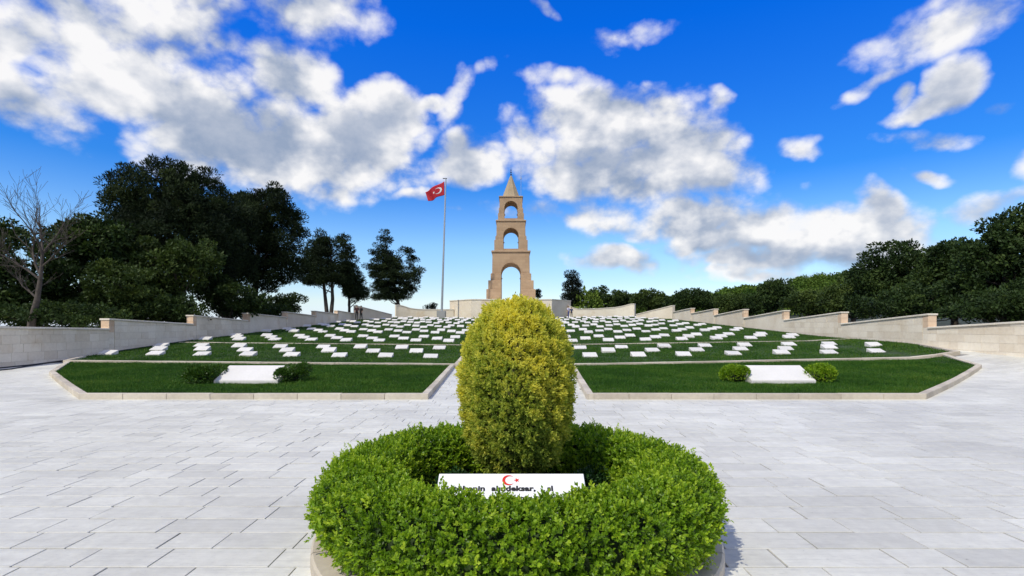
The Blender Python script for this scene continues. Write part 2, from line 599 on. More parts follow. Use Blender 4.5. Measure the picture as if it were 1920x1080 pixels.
def build_ground():
    xs = np.unique(np.concatenate([np.linspace(-1500, -120, 18), np.linspace(-120, 120, 97), np.linspace(120, 1500, 24)]))
    ys = np.unique(np.concatenate([np.linspace(-300, 0, 8), np.linspace(0, 160, 65), np.linspace(160, 420, 40), np.linspace(420, 2500, 12)]))
    X, Y = np.meshgrid(xs, ys)
    Z = G(X, Y) - 0.35
    Z = Z + hill(X, Y)
    # the land falls away gently behind the walls on the left
    Z = Z - 3.0 * smooth01((-X - 22) / 25.0) * smooth01((Y - 10) / 30)
    nx, ny = len(xs), len(ys)
    V = np.stack([X, Y, Z], -1).reshape(-1, 3)
    i = np.arange(nx * ny).reshape(ny, nx)
    Fq = np.stack([i[:-1, :-1], i[:-1, 1:], i[1:, 1:], i[1:, :-1]], -1).reshape(-1, 4)
    o = obj('ground', np_mesh('ground', V, Fq, True), plain_mat('dry_meadow', (.022, .03, .012), 0.95, var=0.5, scale=0.4))
    tag(o, 'dry green ground around the walled cemetery', kind='structure')


def hill(X, Y):
    """wooded rise on the right, far behind the wall"""
    t = smooth01((X - 8) / 150.0) * smooth01((Y - 85) / 130.0)
    return 17.5 * t * (0.9 + 0.1 * np.sin(X * .03 + 1.0) * np.cos(Y * .02))


build_ground()

# outlines of the lawns, corners on the ground
FL = [P(92, 697, .12), P(148, 749), P(803, 749), (-2.3, 20.38), (-17.75, 20.38)]        # front left lawn
FR = [P(1100, 749), P(1737, 749), P(1841, 684, .12), (17.7, 20.86), (2.3, 20.19)]  # front right lawn
CX, CY, RK = 0.04, 4.2, 1.58                                                      # round planter


def in_poly(x, y, poly):
    inside = np.zeros(np.shape(x), dtype=bool)
    n = len(poly)
    for i in range(n):
        (x0, y0), (x1, y1) = poly[i], poly[(i + 1) % n]
        c = ((y0 > y) != (y1 > y)) & (x < (x1 - x0) * (y - y0) / (y1 - y0 + 1e-12) + x0)
        inside ^= c
    return inside


def inset(poly, d):
    """shrink a (counter-clockwise or clockwise) outline by d"""
    n = len(poly)
    area = sum(poly[i][0] * poly[(i + 1) % n][1] - poly[(i + 1) % n][0] * poly[i][1] for i in range(n))
    s = 1 if area > 0 else -1
    out = []
    for i in range(n):
        p0, p1, p2 = Vector(poly[i - 1]), Vector(poly[i]), Vector(poly[(i + 1) % n])
        d1, d2 = (p1 - p0).normalized(), (p2 - p1).normalized()
        n1, n2 = Vector((-d1.y, d1.x)) * s, Vector((-d2.y, d2.x)) * s
        b = (n1 + n2)
        k = 1.0 / max(0.25, (1 + n1.dot(n2)))
        q = p1 + b * d * k
        out.append((q.x, q.y))
    return out


WALL_L, WALL_R = -18.8, 19.1
FIELD = [(-17.9, 20.45), (-2.15, 20.45), (2.15, 20.2), (18.3, 20.9), (18.95, 24.0), (18.95, 73.0), (-18.65, 73.0), (-18.65, 22.4)]


def build_paving():
    xs = np.linspace(-26, 26, 209)
    ys = np.linspace(-3, 26, 117)
    X, Y = np.meshgrid(xs, ys)
    Z = G(X, Y) - 0.009
    i = np.arange(X.size).reshape(X.shape)
    Fq = np.stack([i[:-1, :-1], i[:-1, 1:], i[1:, 1:], i[1:, :-1]], -1).reshape(-1, 4)
    bed = obj('paving', np_mesh('paving', np.stack([X, Y, Z], -1).reshape(-1, 3), Fq, True), M['bed'])
    tag(bed, 'pale stone paved forecourt in front of the lawns', kind='structure')
    fl, fr = inset(FL, .35), inset(FR, .35)
    tiles = []
    y, row = 1.2, 0
    while y < 25.5:
        h = 0.30
        x = -max(5.0, 1.2 * y + 3) - random.random()
        while x < max(5.0, 1.2 * y + 3):
            w = random.choice((.42, .5, .55, .62, .7, .85))
            cx, cy = x + w / 2, y + h / 2
            ok = abs(cx) < 23 and math.hypot(cx - CX, cy - CY) > 1.25
            if ok and y > 11 and (in_poly(np.array(cx), np.array(cy), fl) or in_poly(np.array(cx), np.array(cy), fr)):
                ok = False
            if ok and y > 20.6 and -18.5 < cx < 18.7 and abs(cx) > 2.3:
                ok = False
            if ok:
                tiles.append((x, y, w, h, row))
            x += w
        y += h
        row += 1

    def key(t):
        x, y, w, h, _ = t
        cx, cy = x + w / 2, y + h / 2
        px, py = 960 + 960 * cx / cy, HOR + 960 * H_CAM / cy
        seen = -40 < px < 1960 and py < 1110 and math.hypot(cx - CX, cy - CY) > 1.62
        hid = abs(px - 971) < 380 and py > 830
        return (w * h / cy ** 3) if (seen and not hid) else 0
    tiles.sort(key=key, reverse=True)
    shared = {}
    V, Fq, T = [], [], []
    for n, (x, y, w, h, row) in enumerate(tiles):
        g = 0.005
        x0, x1, y0, y1 = x + g, x + w - g, y + g * .8 + (.006 if random.random() < .25 else 0), y + h - g * .8
        cx, cy = (x0 + x1) / 2, (y0 + y1) / 2
        top = random.uniform(-.0012, .0014)
        tx, ty = random.gauss(0, .0022), random.gauss(0, .0028)
        if n < 300:
            v_ = random.choice((0, 0, 0, 1, 2))
            k = (round(w, 3), v_)
            if k not in shared:                              # some slabs are cut short and leave an open joint
                ga, gb = (0, 0) if v_ == 0 else ((.008, 0) if v_ == 1 else (.001, .007))
                me = hexa_mesh('paving_slab', box_pts(-w / 2 + g, w / 2 - g - gb, -h / 2 + g + ga, h / 2 - g, -.02, 0), 0.0025)
                shared[k] = me
            o = obj('paving_slab', shared[k], M['slab'], bed, (cx, cy, float(G(cx, cy)) + top))
            o.rotation_euler = (ty, tx, 0)
        else:
            b = len(V)
            T += [random.uniform(-.075, .075)] * 8
            for (qx, qy) in ((x0, y0), (x1, y0), (x1, y1), (x0, y1)):
                z = float(G(qx, qy)) + top + (qx - cx) * tx * .6 + (qy - cy) * ty * .6
                V.append((qx, qy, z))
            for q in range(4):
                V.append((V[b + q][0], V[b + q][1], V[b + q][2] - .02))
            Fq += [(b, b + 1, b + 2, b + 3), (b + 4, b + 5, b + 1, b), (b + 5, b + 6, b + 2, b + 1), (b + 6, b + 7, b + 3, b + 2), (b + 7, b + 4, b, b + 3)]
    o = obj('distant_paving', np_mesh('distant_paving', np.array(V), np.array(Fq), tint=T), M['slab'], bed)
    tag(o, kind='stuff')


build_paving()

# ---- kerbs


def kerb_run(parent, pts, width=0.16, height=0.13, step=1.0, side=1, base=-0.05):
    """kerb stones along a polyline; side=+1 puts the stones to the left of the direction of travel"""
    for (a, b) in zip(pts[:-1], pts[1:]):
        a, b = Vector(a), Vector(b)
        L = (b - a).length
        n = max(1, round(L / step))
        d = (b - a) / L
        nr = Vector((-d.y, d.x)) * side * width
        for i in range(n):
            g = 0.004
            p0, p1 = a + d * (L * i / n + g), a + d * (L * (i + 1) / n - g)
            q0, q1 = p0 + nr, p1 + nr
            jz = random.uniform(-.004, .004)
            cx, cy = (p0 + q1) / 2
            cz = float(G(cx, cy))
            c = [(p.x - cx, p.y - cy) for p in (p0, p1, q1, q0)]
            zz = [float(G(p.x, p.y)) - cz for p in (p0, p1, q1, q0)]
            pts8 = [(c[k][0], c[k][1], zz[k] + base) for k in range(4)] + [(c[k][0], c[k][1], zz[k] + height + jz) for k in range(4)]
            obj('kerb_stone', hexa_mesh('kerb_stone', pts8, 0.006), M['kerb'], parent, (cx, cy, cz))


kl = empty('lawn_kerb', (FL[1][0], FL[1][1], 0), 'pale stone kerb edging the front lawn left of the path', 'kerb', 'kerbs of the lawns')
kr = empty('lawn_kerb', (FR[0][0], FR[0][1], 0), 'pale stone kerb edging the front lawn right of the path', 'kerb', 'kerbs of the lawns')


def local_parent(root, children_made_before):
    bpy.context.view_layer.update()
    for o in C.objects:
        if o.parent is root and o.name not in children_made_before:
            o.location = Vector(o.location) - Vector(root.location)


def run(root, *a, **k):
    before = {o.name for o in root.children}
    kerb_run(root, *a, **k)
    for o in root.children:
        if o.name not in before:
            o.location = Vector(o.location) - Vector(root.location)


run(kl, [FL[4], FL[0], FL[1], FL[2], FL[3]], side=1)
run(kr, [FR[4], FR[0], FR[1], FR[2], FR[3]], side=1)
k2 = empty('lawn_kerb', (-10, 20.4, 0), 'pale kerb below the front row of graves left of the path', 'kerb', 'kerbs of the lawns')
run(k2, [(-18.4, 21.9), (-17.9, 20.4), (-2.15, 20.4), (-2.15, 27.6)], height=.15, side=1)
k3 = empty('lawn_kerb', (10, 20.4, 0), 'pale kerb below the front row of graves right of the path', 'kerb', 'kerbs of the lawns')
run(k3, [(2.15, 27.6), (2.15, 20.2), (18.3, 20.9), (18.85, 23.5)], height=.15, side=1)
k4 = empty('lawn_kerb', (-10, 28.5, .5), 'low kerb behind the third row of graves left of the path', 'kerb', 'kerbs of the lawns')
run(k4, [(-18.6, 28.5), (-2.15, 28.5)], height=.11, step=1.2)
k5 = empty('lawn_kerb', (10, 28.5, .5), 'low kerb behind the third row of graves right of the path', 'kerb', 'kerbs of the lawns')
run(k5, [(2.15, 28.5), (18.9, 28.5)], height=.11, step=1.2)


def sheet(name, poly, dz, mat, step=1.0, label=None):
    """ground-following sheet clipped to an outline"""
    x0, x1 = min(p[0] for p in poly), max(p[0] for p in poly)
    y0, y1 = min(p[1] for p in poly), max(p[1] for p in poly)
    bm = bmesh.new()
    bm.faces.new([bm.verts.new((p[0], p[1], 0)) for p in poly])
    for axis, lo, hi in ((0, x0, x1), (1, y0, y1)):
        c = lo + step
        while c < hi:
            co = (c, 0, 0) if axis == 0 else (0, c, 0)
            no = (1, 0, 0) if axis == 0 else (0, 1, 0)
            bmesh.ops.bisect_plane(bm, geom=bm.verts[:] + bm.edges[:] + bm.faces[:], plane_co=co, plane_no=no)
            c += step
    bmesh.ops.recalc_face_normals(bm, faces=bm.faces)
    for f in bm.faces:
        if f.normal.z < 0:
            f.normal_flip()
    for v in bm.verts:
        v.co.z = float(G(v.co.x, v.co.y)) + dz
    o = obj(name, bm_mesh(name, bm, True), mat)
    tag(o, label, kind='structure')
    return o


LAWN_FL, LAWN_FR = inset(FL, .10), inset(FR, .10)
HALF_L = [(-18.7, 22.3), (-17.8, 20.5), (-2.25, 20.5), (-2.25, 73), (-18.7, 73)]
HALF_R = [(2.25, 20.3), (18.2, 21.0), (19.0, 24.0), (19.0, 73), (2.25, 73)]
sheet('lawn_front_left', LAWN_FL, .07, M['soil'], 1.0, 'dark green front lawn left of the path')
sheet('lawn_front_right', LAWN_FR, .07, M['soil'], 1.0, 'dark green front lawn right of the path')
sheet('lawn_graves_left', HALF_L, .07, M['soil'], 1.5, 'sloping lawn of graves left of the path')
sheet('lawn_graves_right', HALF_R, .07, M['soil'], 1.5, 'sloping lawn of graves right of the path')
aisle = sheet('path', [(-2.2, 25), (2.2, 25), (2.2, 73), (-2.2, 73)], .004, M['slab'], 1.5, 'pale paved path climbing between the graves')


def grass(name, poly, density, hgt, wid, label, lean=0.5, dens_fn=None):
    x0, x1 = min(p[0] for p in poly), max(p[0] for p in poly)
    y0, y1 = min(p[1] for p in poly), max(p[1] for p in poly)
    n = int((x1 - x0) * (y1 - y0) * density)
    x, y = rng.uniform(x0, x1, n), rng.uniform(y0, y1, n)
    if dens_fn is not None:
        k = rng.random(n) < dens_fn(y)
        x, y = x[k], y[k]
    k = in_poly(x, y, poly)
    x, y = x[k], y[k]
    n = len(x)
    z = G(x, y) + .06
    a = rng.uniform(0, np.pi, n)
    sc = 1.0 + 0.0 * y
    tuft = 0.75 + 0.5 * (np.sin(x * 2.1 + np.sin(y * 1.7) * 2) * np.sin(y * 2.6 + np.sin(x * 1.3) * 2) * .5 + .5)
    h = hgt * rng.uniform(.55, 1.25, n) * tuft * sc
    w = wid * rng.uniform(.7, 1.3, n)
    dx, dy = np.cos(a) * w / 2, np.sin(a) * w / 2
    lx, ly = rng.normal(0, lean, n) * h, rng.normal(0, lean, n) * h
    V = np.empty((n, 3, 3))
    V[:, 0] = np.stack([x - dx, y - dy, z - .02], -1)
    V[:, 1] = np.stack([x + dx, y + dy, z - .02], -1)
    V[:, 2] = np.stack([x + lx, y + ly, z + h], -1)
    t = np.clip(rng.normal(.45, .22, n), 0, 1)
    me = np_mesh(name, V.reshape(-1, 3), np.arange(3 * n).reshape(-1, 3), tint=np.repeat(t, 3))
    o = obj(name, me, M['grass'])
    tag(o, label, kind='stuff')
    return o


grass('grass', inset(FL, .15), 2200, .075, .016, 'short dense grass of the front lawn left of the path')
grass('grass', inset(FR, .15), 2200, .075, .016, 'short dense grass of the front lawn right of the path')
fdens = lambda y: np.clip((26.0 / y) ** 1.6, .12, 1)
grass('grass', inset(HALF_L, .05), 640, .07, .028, 'mown grass between the graves left of the path', dens_fn=fdens)
grass('grass', inset(HALF_R, .05), 640, .07, .028, 'mown grass between the graves right of the path', dens_fn=fdens)

# ================================================================== stepped side walls


def side_wall(xface, sgn, y0, y1, z0, z1, label, blocks, x_near=None):
    """a wall bay running away from the camera; xface: inner face; sgn: +1 right wall, -1 left wall (outer side)"""
    th = 0.38
    xn = xface if x_near is None else x_near

    def xf(y):
        t = (y - y0) / (y1 - y0)
        return xn + (xface - xn) * t

    def zt(y):
        return z0 + (z1 - z0) * (y - y0) / (y1 - y0)
    ct = 0.085
    root = empty('boundary_wall', (xn, y0, float(G(xn, y0))), label, 'wall', 'stepped bays of the boundary walls')
    o0 = Vector(root.location)

    def add(name, pts, mat, bevel=0):
        c = Vector((0, 0, 0))
        for p in pts:
            c += Vector(p)
        c /= 8
        return obj(name, hexa_mesh(name, [tuple(Vector(p) - c) for p in pts], bevel), mat, root, c - o0)
    e = 0.03
    zb0, zb1 = float(G(xn, y0)) - .35, float(G(xface, y1)) - .35
    core = [(xf(y0) + sgn * e, y0 + e, zb0), (xf(y1) + sgn * e, y1, zb1), (xf(y1) + sgn * th, y1, zb1), (xf(y0) + sgn * th, y0 + e, zb0)]
    tops = [zt(y0) - ct, zt(y1) - ct, zt(y1) - ct, zt(y0) - ct]
    pts = core + [(core[i][0], core[i][1], tops[i]) for i in range(4)]
    add('wall_core', pts, M['wall_core'] if blocks else M['wall'])
    # coping
    n = 6 if y1 - y0 < 8 else round((y1 - y0) / 1.05)
    for i in range(n):
        ya, yb = y0 - .05 + (y1 - y0 + .05) * i / n + .003, y0 - .05 + (y1 - y0 + .05) * (i + 1) / n - .003
        pts = []
        for dz in (-ct + .003, 0):
            for (yy, xo) in ((ya, -.05), (yb, -.05), (yb, th + .05), (ya, th + .05)):
                pts.append((xf(yy) + sgn * xo, yy, zt(yy) + dz + (i % 2) * .0015))
        add('coping_stone', pts, M['coping'], .012)
    # reddish pier end facing the forecourt
    zc = zt(y0) - ct - .002
    hb = 0.28
    k = 0
    zz = zc
    while zz > zb0:
        zlo = max(zb0, zz - hb)
        if zz - zlo < .03:
            break
        pts = box_pts(min(xf(y0) - sgn * .004, xf(y0) + sgn * (th + .004)), max(xf(y0) - sgn * .004, xf(y0) + sgn * (th + .004)), y0 - .012, y0 + .30, zlo + .004, zz)
        add('pier_block', pts, M['orange'] if k < 2 else M['wall'], .006)
        zz = zlo
        k += 1
    if not blocks:
        return root
    ch = 0.335
    zbase = zb0
    k = 0
    while zbase + k * ch < max(zt(y0), zt(y1)):
        za, zb_ = zbase + k * ch, zbase + (k + 1) * ch
        y = y0 + .32 + (0 if k % 2 else .0)
        first = True
        while y < y1 - .02:
            w = random.uniform(.42, .78) if not first else random.uniform(.25, .6)
            first = False
            ye = min(y + w, y1)
            if y1 - ye < .2:
                ye = y1
            ta, tb = min(zb_, zt(y) - ct) - .004, min(zb_, zt(ye) - ct) - .004
            if min(ta, tb) - za > .03 and zb_ > float(G(xface, y)) - .02:
                pr = random.uniform(-.004, .004)
                g = .004
                pts = []
                for (yy, tz) in ((0, 0),):
                    pass
                xa, xb = xf(y), xf(ye)
                lo = za + .003
                pts = [(xa - sgn * pr, y + g, lo), (xb - sgn * pr, ye - g, lo), (xb + sgn * .05, ye - g, lo), (xa + sgn * .05, y + g, lo),
                       (xa - sgn * pr, y + g, ta), (xb - sgn * pr, ye - g, tb), (xb + sgn * .05, ye - g, tb), (xa + sgn * .05, y + g, ta)]
                add('stone_block', pts, M['wall'])
            y = ye
        k += 1
    return root


LZ = [(2.02, 1.80), (2.31, 2.06), (2.59, 2.40), (2.84, 2.65), (3.10, 2.96), (3.32, 3.15)]
LY = [23.9, 30.2, 36.45, 42.7, 48.95, 55.2, 61.4]
RZ = [(2.24, 1.81), (2.49, 2.09), (2.76, 2.33), (3.04, 2.67), (3.27, 3.00), (3.55, 3.30)]
RY = [23.5, 29.7, 35.95, 42.2, 48.4, 54.6, 60.8]
side_wall(WALL_L, -1, 12.0, 23.9, 1.80, 1.56, 'nearest left boundary wall bay, long and low', True, x_near=-19.0)
side_wall(WALL_R, 1, 12.0, 23.5, 2.28, 1.62, 'nearest right boundary wall bay, long and low', True, x_near=19.6)
for i in range(6):
    side_wall(WALL_L, -1, LY[i], LY[i + 1], LZ[i][0], LZ[i][1], f'sloping left boundary wall bay, {ORD[i + 2]} counting from the forecourt', i < 2)
    side_wall(WALL_R, 1, RY[i], RY[i + 1], RZ[i][0], RZ[i][1], f'sloping right boundary wall bay, {ORD[i + 2]} counting from the forecourt', i < 2)

# ================================================================== rear walls, platform, tower


def wall_along(name, line, tops, label, cat='wall', th=0.4, group=None, base=-.5, coping=True, mat='wall'):
    """wall over a plan polyline (front face), thickness away from the camera; tops = heights at its points"""
    x0, y0 = line[0]
    root = empty(name, (x0, y0, float(G(x0, y0))), label, cat, group)
    o0 = Vector(root.location)
    n = len(line)
    nr = []
    for i in range(n):
        a, b = Vector(line[max(0, i - 1)]), Vector(line[min(n - 1, i + 1)])
        d = (b - a).normalized()
        nr.append(Vector((-d.y, d.x)))

    def ribbon(off0, off1, zlo, zhi):
        V, Fq = [], []
        for i in range(n):
            p = Vector(line[i])
            a, b = p + nr[i] * off0, p + nr[i] * off1
            V += [(a.x - o0.x, a.y - o0.y, zlo[i] - o0.z), (b.x - o0.x, b.y - o0.y, zlo[i] - o0.z), (b.x - o0.x, b.y - o0.y, zhi[i] - o0.z), (a.x - o0.x, a.y - o0.y, zhi[i] - o0.z)]
        for i in range(n - 1):
            b = 4 * i
            for k in range(4):
                Fq.append((b + k, b + (k + 1) % 4, b + 4 + (k + 1) % 4, b + 4 + k))
        Fq += [(3, 2, 1, 0), (4 * n - 4, 4 * n - 3, 4 * n - 2, 4 * n - 1)]
        me = poly_mesh('wall_body', V, Fq)
        bm = bmesh.new()
        bm.from_mesh(me)
        bmesh.ops.recalc_face_normals(bm, faces=bm.faces)
        bm.to_mesh(me)
        bm.free()
        return me
    zl = [float(G(*p)) + base for p in line]
    obj('wall_body', ribbon(0, th, zl, [t - .10 for t in tops]), M[mat], root)
    if coping:
        m2 = ribbon(-.05, th + .05, [t - .099 for t in tops], tops)
        m2.name = 'coping'
        obj('coping', m2, M['coping'], root)
    return root


wall_along('wing_wall', [(-18.8, 61.6), (-15.6, 66.5)], [4.12, 3.15], 'triangular sloping wing wall ending the left boundary wall')
wall_along('wing_wall', [(16.1, 66.5), (19.1, 60.95)], [3.15, 4.10], 'triangular sloping wing wall ending the right boundary wall')
lx = np.linspace(0, 1, 9)
wall_along('rear_wall', [(-16.2, 71.5), (-15.9, 71.7), (-15.2, 72), (-14.4, 72.3), (-13.5, 72.5), (-12, 72.7), (-10.6, 72.8), (-8.3, 73)],
           [4.55, 4.62, 4.45, 4.18, 4.05, 4.0, 4.0, 4.02], 'low rear wall with raised curved end left of the tower platform')
wall_along('rear_wall', [(8.0, 73), (8.6, 72.9), (9.4, 72.8), (12, 72.6), (14.6, 72.4), (15.6, 72.2), (16.6, 71.9), (17.1, 71.5)],
           [4.6, 4.3, 4.05, 4.1, 4.28, 4.45, 4.72, 4.75], 'low rear wall with raised end right of the tower platform')

# platform under the tower
pf = empty('platform', (0, 72, 2.6), 'pale stone platform with angled corners under the arched tower', 'platform')
plan = [(-9.0, 74.0), (-5.6, 70.0), (5.45, 70.0), (8.5, 74.0), (8.5, 92), (-9.0, 92)]


def prism(name, plan, z0, z1, mat, parent, off=(0, 0, 0), bevel=0):
    bm = bmesh.new()
    lo = [bm.verts.new((x - off[0], y - off[1], z0 - off[2])) for x, y in plan]
    hi = [bm.verts.new((x - off[0], y - off[1], z1 - off[2])) for x, y in plan]
    n = len(plan)
    bm.faces.new(lo[::-1])
    bm.faces.new(hi)
    for i in range(n):
        bm.faces.new((lo[i], lo[(i + 1) % n], hi[(i + 1) % n], hi[i]))
    bmesh.ops.recalc_face_normals(bm, faces=bm.faces)
    if bevel:
        bmesh.ops.bevel(bm, geom=list(bm.edges), offset=bevel, segments=2, affect='EDGES', clamp_overlap=True)
    return obj(name, bm_mesh(name, bm), mat, parent)


prism('platform_wall', plan, 2.2, 5.18, M['wall'], pf, (0, 72, 2.6))
prism('platform_coping', inset(plan, -.06), 5.18, 5.30, M['coping'], pf, (0, 72, 2.6))
for k, (hx, y0) in enumerate(((13.5, 69.2), (13.2, 69.6))):   # two low steps in front of the rear walls
    st = obj('terrace_step', hexa_mesh('terrace_step', box_pts(-hx, hx, y0 + 3.4, 73.6, 2.2, 2.78 + .14 * k), .01), M['kerb'], pf)
    st.location = (0, -72, -2.6)

# ---- tower
TX, TY = -0.16, 80.6
tower = empty('arched_tower', (TX, TY, 5.3), 'tall brown stone memorial tower of three arched storeys with pointed spire', 'tower')
tower_cut = []


def apply_bool(base_me, cutters):
    bo = bpy.data.objects.new('tmp_base', base_me)
    C.objects.link(bo)
    tmp = [bo]
    for c in cutters:
        co = bpy.data.objects.new('tmp_cut', c)
        C.objects.link(co)
        tmp.append(co)
        md = bo.modifiers.new('b', 'BOOLEAN')
        md.operation = 'DIFFERENCE'
        md.solver = 'EXACT'
        md.object = co
    dg = bpy.context.evaluated_depsgraph_get()
    out = bpy.data.meshes.new_from_object(bo.evaluated_get(dg))
    for t in tmp:
        bpy.data.objects.remove(t, do_unlink=True)
    return out


def arch_cutter(r, zb, zs, axis):
    """tunnel of half width r from zb to the spring line zs, round headed"""
    prof = [(-r, zb), (r, zb), (r, zs)]
    for a in np.linspace(0, np.pi, 17)[1:-1]:
        prof.append((r * math.cos(a), zs + r * math.sin(a)))
    prof.append((-r, zs))
    bm = bmesh.new()
    rings = []
    for d in (-6, 6):
        rings.append([bm.verts.new((p, d, z) if axis == 'y' else (d, p, z)) for p, z in prof])
    n = len(prof)
    bm.faces.new(rings[0])
    bm.faces.new(rings[1][::-1])
    for i in range(n):
        bm.faces.new((rings[0][i], rings[0][(i + 1) % n], rings[1][(i + 1) % n], rings[1][i]))
    bmesh.ops.recalc_face_normals(bm, faces=bm.faces)
    return bm_mesh('cut', bm)


def block(name, half, z0, z1, cut=None, mat='tower', bev=0.03, taper=0.0, split=False):
    h2 = half - taper
    pts = [(-half, -half, z0), (half, -half, z0), (half, half, z0), (-half, half, z0), (-h2, -h2, z1), (h2, -h2, z1), (h2, h2, z1), (-h2, h2, z1)]
    me = hexa_mesh(name, pts, bev)
    if cut:
        me = apply_bool(me, [arch_cutter(cut[0], cut[1], cut[2], 'y'), arch_cutter(cut[0], cut[1], cut[2], 'x')])
    me.name = name
    if split:                                                # the arches part this course into four corner piers
        out = []
        for sx in (-1, 1):
            for sy in (-1, 1):
                bm = bmesh.new()
                bm.from_mesh(me)
                bmesh.ops.delete(bm, geom=[v for v in bm.verts if v.co.x * sx < 0 or v.co.y * sy < 0], context='VERTS')
                out.append(obj(name, bm_mesh(name, bm), M[mat], tower, (0, 0, -5.3)))
        return out
    return obj(name, me, M[mat], tower, (0, 0, -5.3))


S = 1.045
ZK = lambda z: 1.7 + (z - 1.7) * 1.005
TIERS = [  # storey: step blocks (half width, z0, z1), body (half, z0, z1), cornice, arch (half width, bottom, spring)
    ([(3.70, 5.25, 7.15), (3.43, 7.15, 8.49), (3.08, 8.49, 9.55)], (2.86, 9.62, 12.80, .04), (2.98, 12.80, 13.08), (1.50, 5.0, 9.72)),
    ([(2.55, 13.08, 14.74), (2.38, 14.74, 15.32)], (2.23, 15.40, 17.60, .03), (2.33, 17.60, 17.86), (1.17, 13.4, 15.48)),
    ([(1.99, 17.86, 18.92), (1.88, 18.92, 19.66)], (1.77, 19.74, 21.42, .02), (1.86, 21.42, 21.62), (1.03, 18.15, 19.84)),
]
for steps, body, corn, cut in TIERS:
    for (h, a, b) in steps:
        block('stepped_pier', h, a, b, cut, split=(a > cut[1] or b < cut[2]) and not (a < cut[1] < b - .01 and a >= 13))
    h, a, b, tp = body
    block('string_course', h + .09, a - .085, a + .02, cut, bev=.01, split=True)
    block('storey', h, a + .02, b, cut, taper=tp, bev=.02)
    block('cornice', corn[0], corn[1] + .002, corn[2], None, bev=.05)
    for sx in (-1, 1):
        for sy in (-1, 1):                                    # small imposts where the arches spring
            c = cut[0] + .12
            obj('impost', hexa_mesh('impost', box_pts(-.2, .2, -.2, .2, -.09, .09), .02), M['tower'], tower, (sx * (cut[0] + .10), sy * (body[0] - .16), cut[2] - .42 - 5.3))


def spire():
    bm = bmesh.new()
    rings = []
    for r, z in ((1.50, 21.60), (1.46, 21.72), (.16, 25.15), (.05, 25.25)):
        rings.append([bm.verts.new((r * math.cos(a), r * math.sin(a), z - 5.3)) for a in np.linspace(0, 2 * np.pi, 8, endpoint=False) + np.pi / 8])
    for a, b in zip(rings[:-1], rings[1:]):
        for i in range(8):
            bm.faces.new((a[i], a[(i + 1) % 8], b[(i + 1) % 8], b[i]))
    bm.faces.new(rings[-1])
    bm.faces.new(rings[0][::-1])
    obj('spire', bm_mesh('spire', bm), M['tower_spire'], tower)


M['tower_spire'] = stone_mat('spire_sandstone', (.30, .23, .145), (.44, .35, .23), rough=0.9, big=0.7, grain=5)
spire()
rod = [((0, 0, 24.9 - 5.3), .06)]
prof = [(24.9, .07), (25.1, .05), (25.16, .16), (25.24, .16), (25.3, .05), (25.48, .04), (25.54, .13), (25.62, .13), (25.68, .04), (25.84, .03), (25.9, .10), (25.96, .10), (26.0, .03), (26.25, .02), (26.5, .005)]
obj('finial', tube_mesh('finial', [([(0, 0.001 * i, z + .22 - 5.3) for i, (z, r) in enumerate(prof)], [r for z, r in prof])], 10), M['dark_metal'], tower)
obj('lightning_rod', tube_mesh('lightning_rod', [([(1.55, -1.2, 21.5 - 5.3), (1.55, -1.2, 24.2 - 5.3), (1.55, -1.2, 26.2 - 5.3)], [.04, .035, .02]),
                                               ([(1.55, -1.2, 24.35 - 5.3), (1.55, -1.2, 24.6 - 5.3)], [.09, .09])], 6), M['metal'], tower)

# ================================================================== graves


def stone_mesh(name, w, d, hf, hb):
    bm = bmesh.new()
    pts = box_pts(-w / 2, w / 2, -d / 2, d / 2, -.12, 0)
    pts = pts[:4] + [(-w / 2, -d / 2, hf), (w / 2, -d / 2, hf), (w / 2, d / 2, hb), (-w / 2, d / 2, hb)]
    hexa(bm, pts)
    bmesh.ops.recalc_face_normals(bm, faces=bm.faces)
    bmesh.ops.bevel(bm, geom=list(bm.edges), offset=.008, segments=1, affect='EDGES')
    return bm_mesh(name, bm)


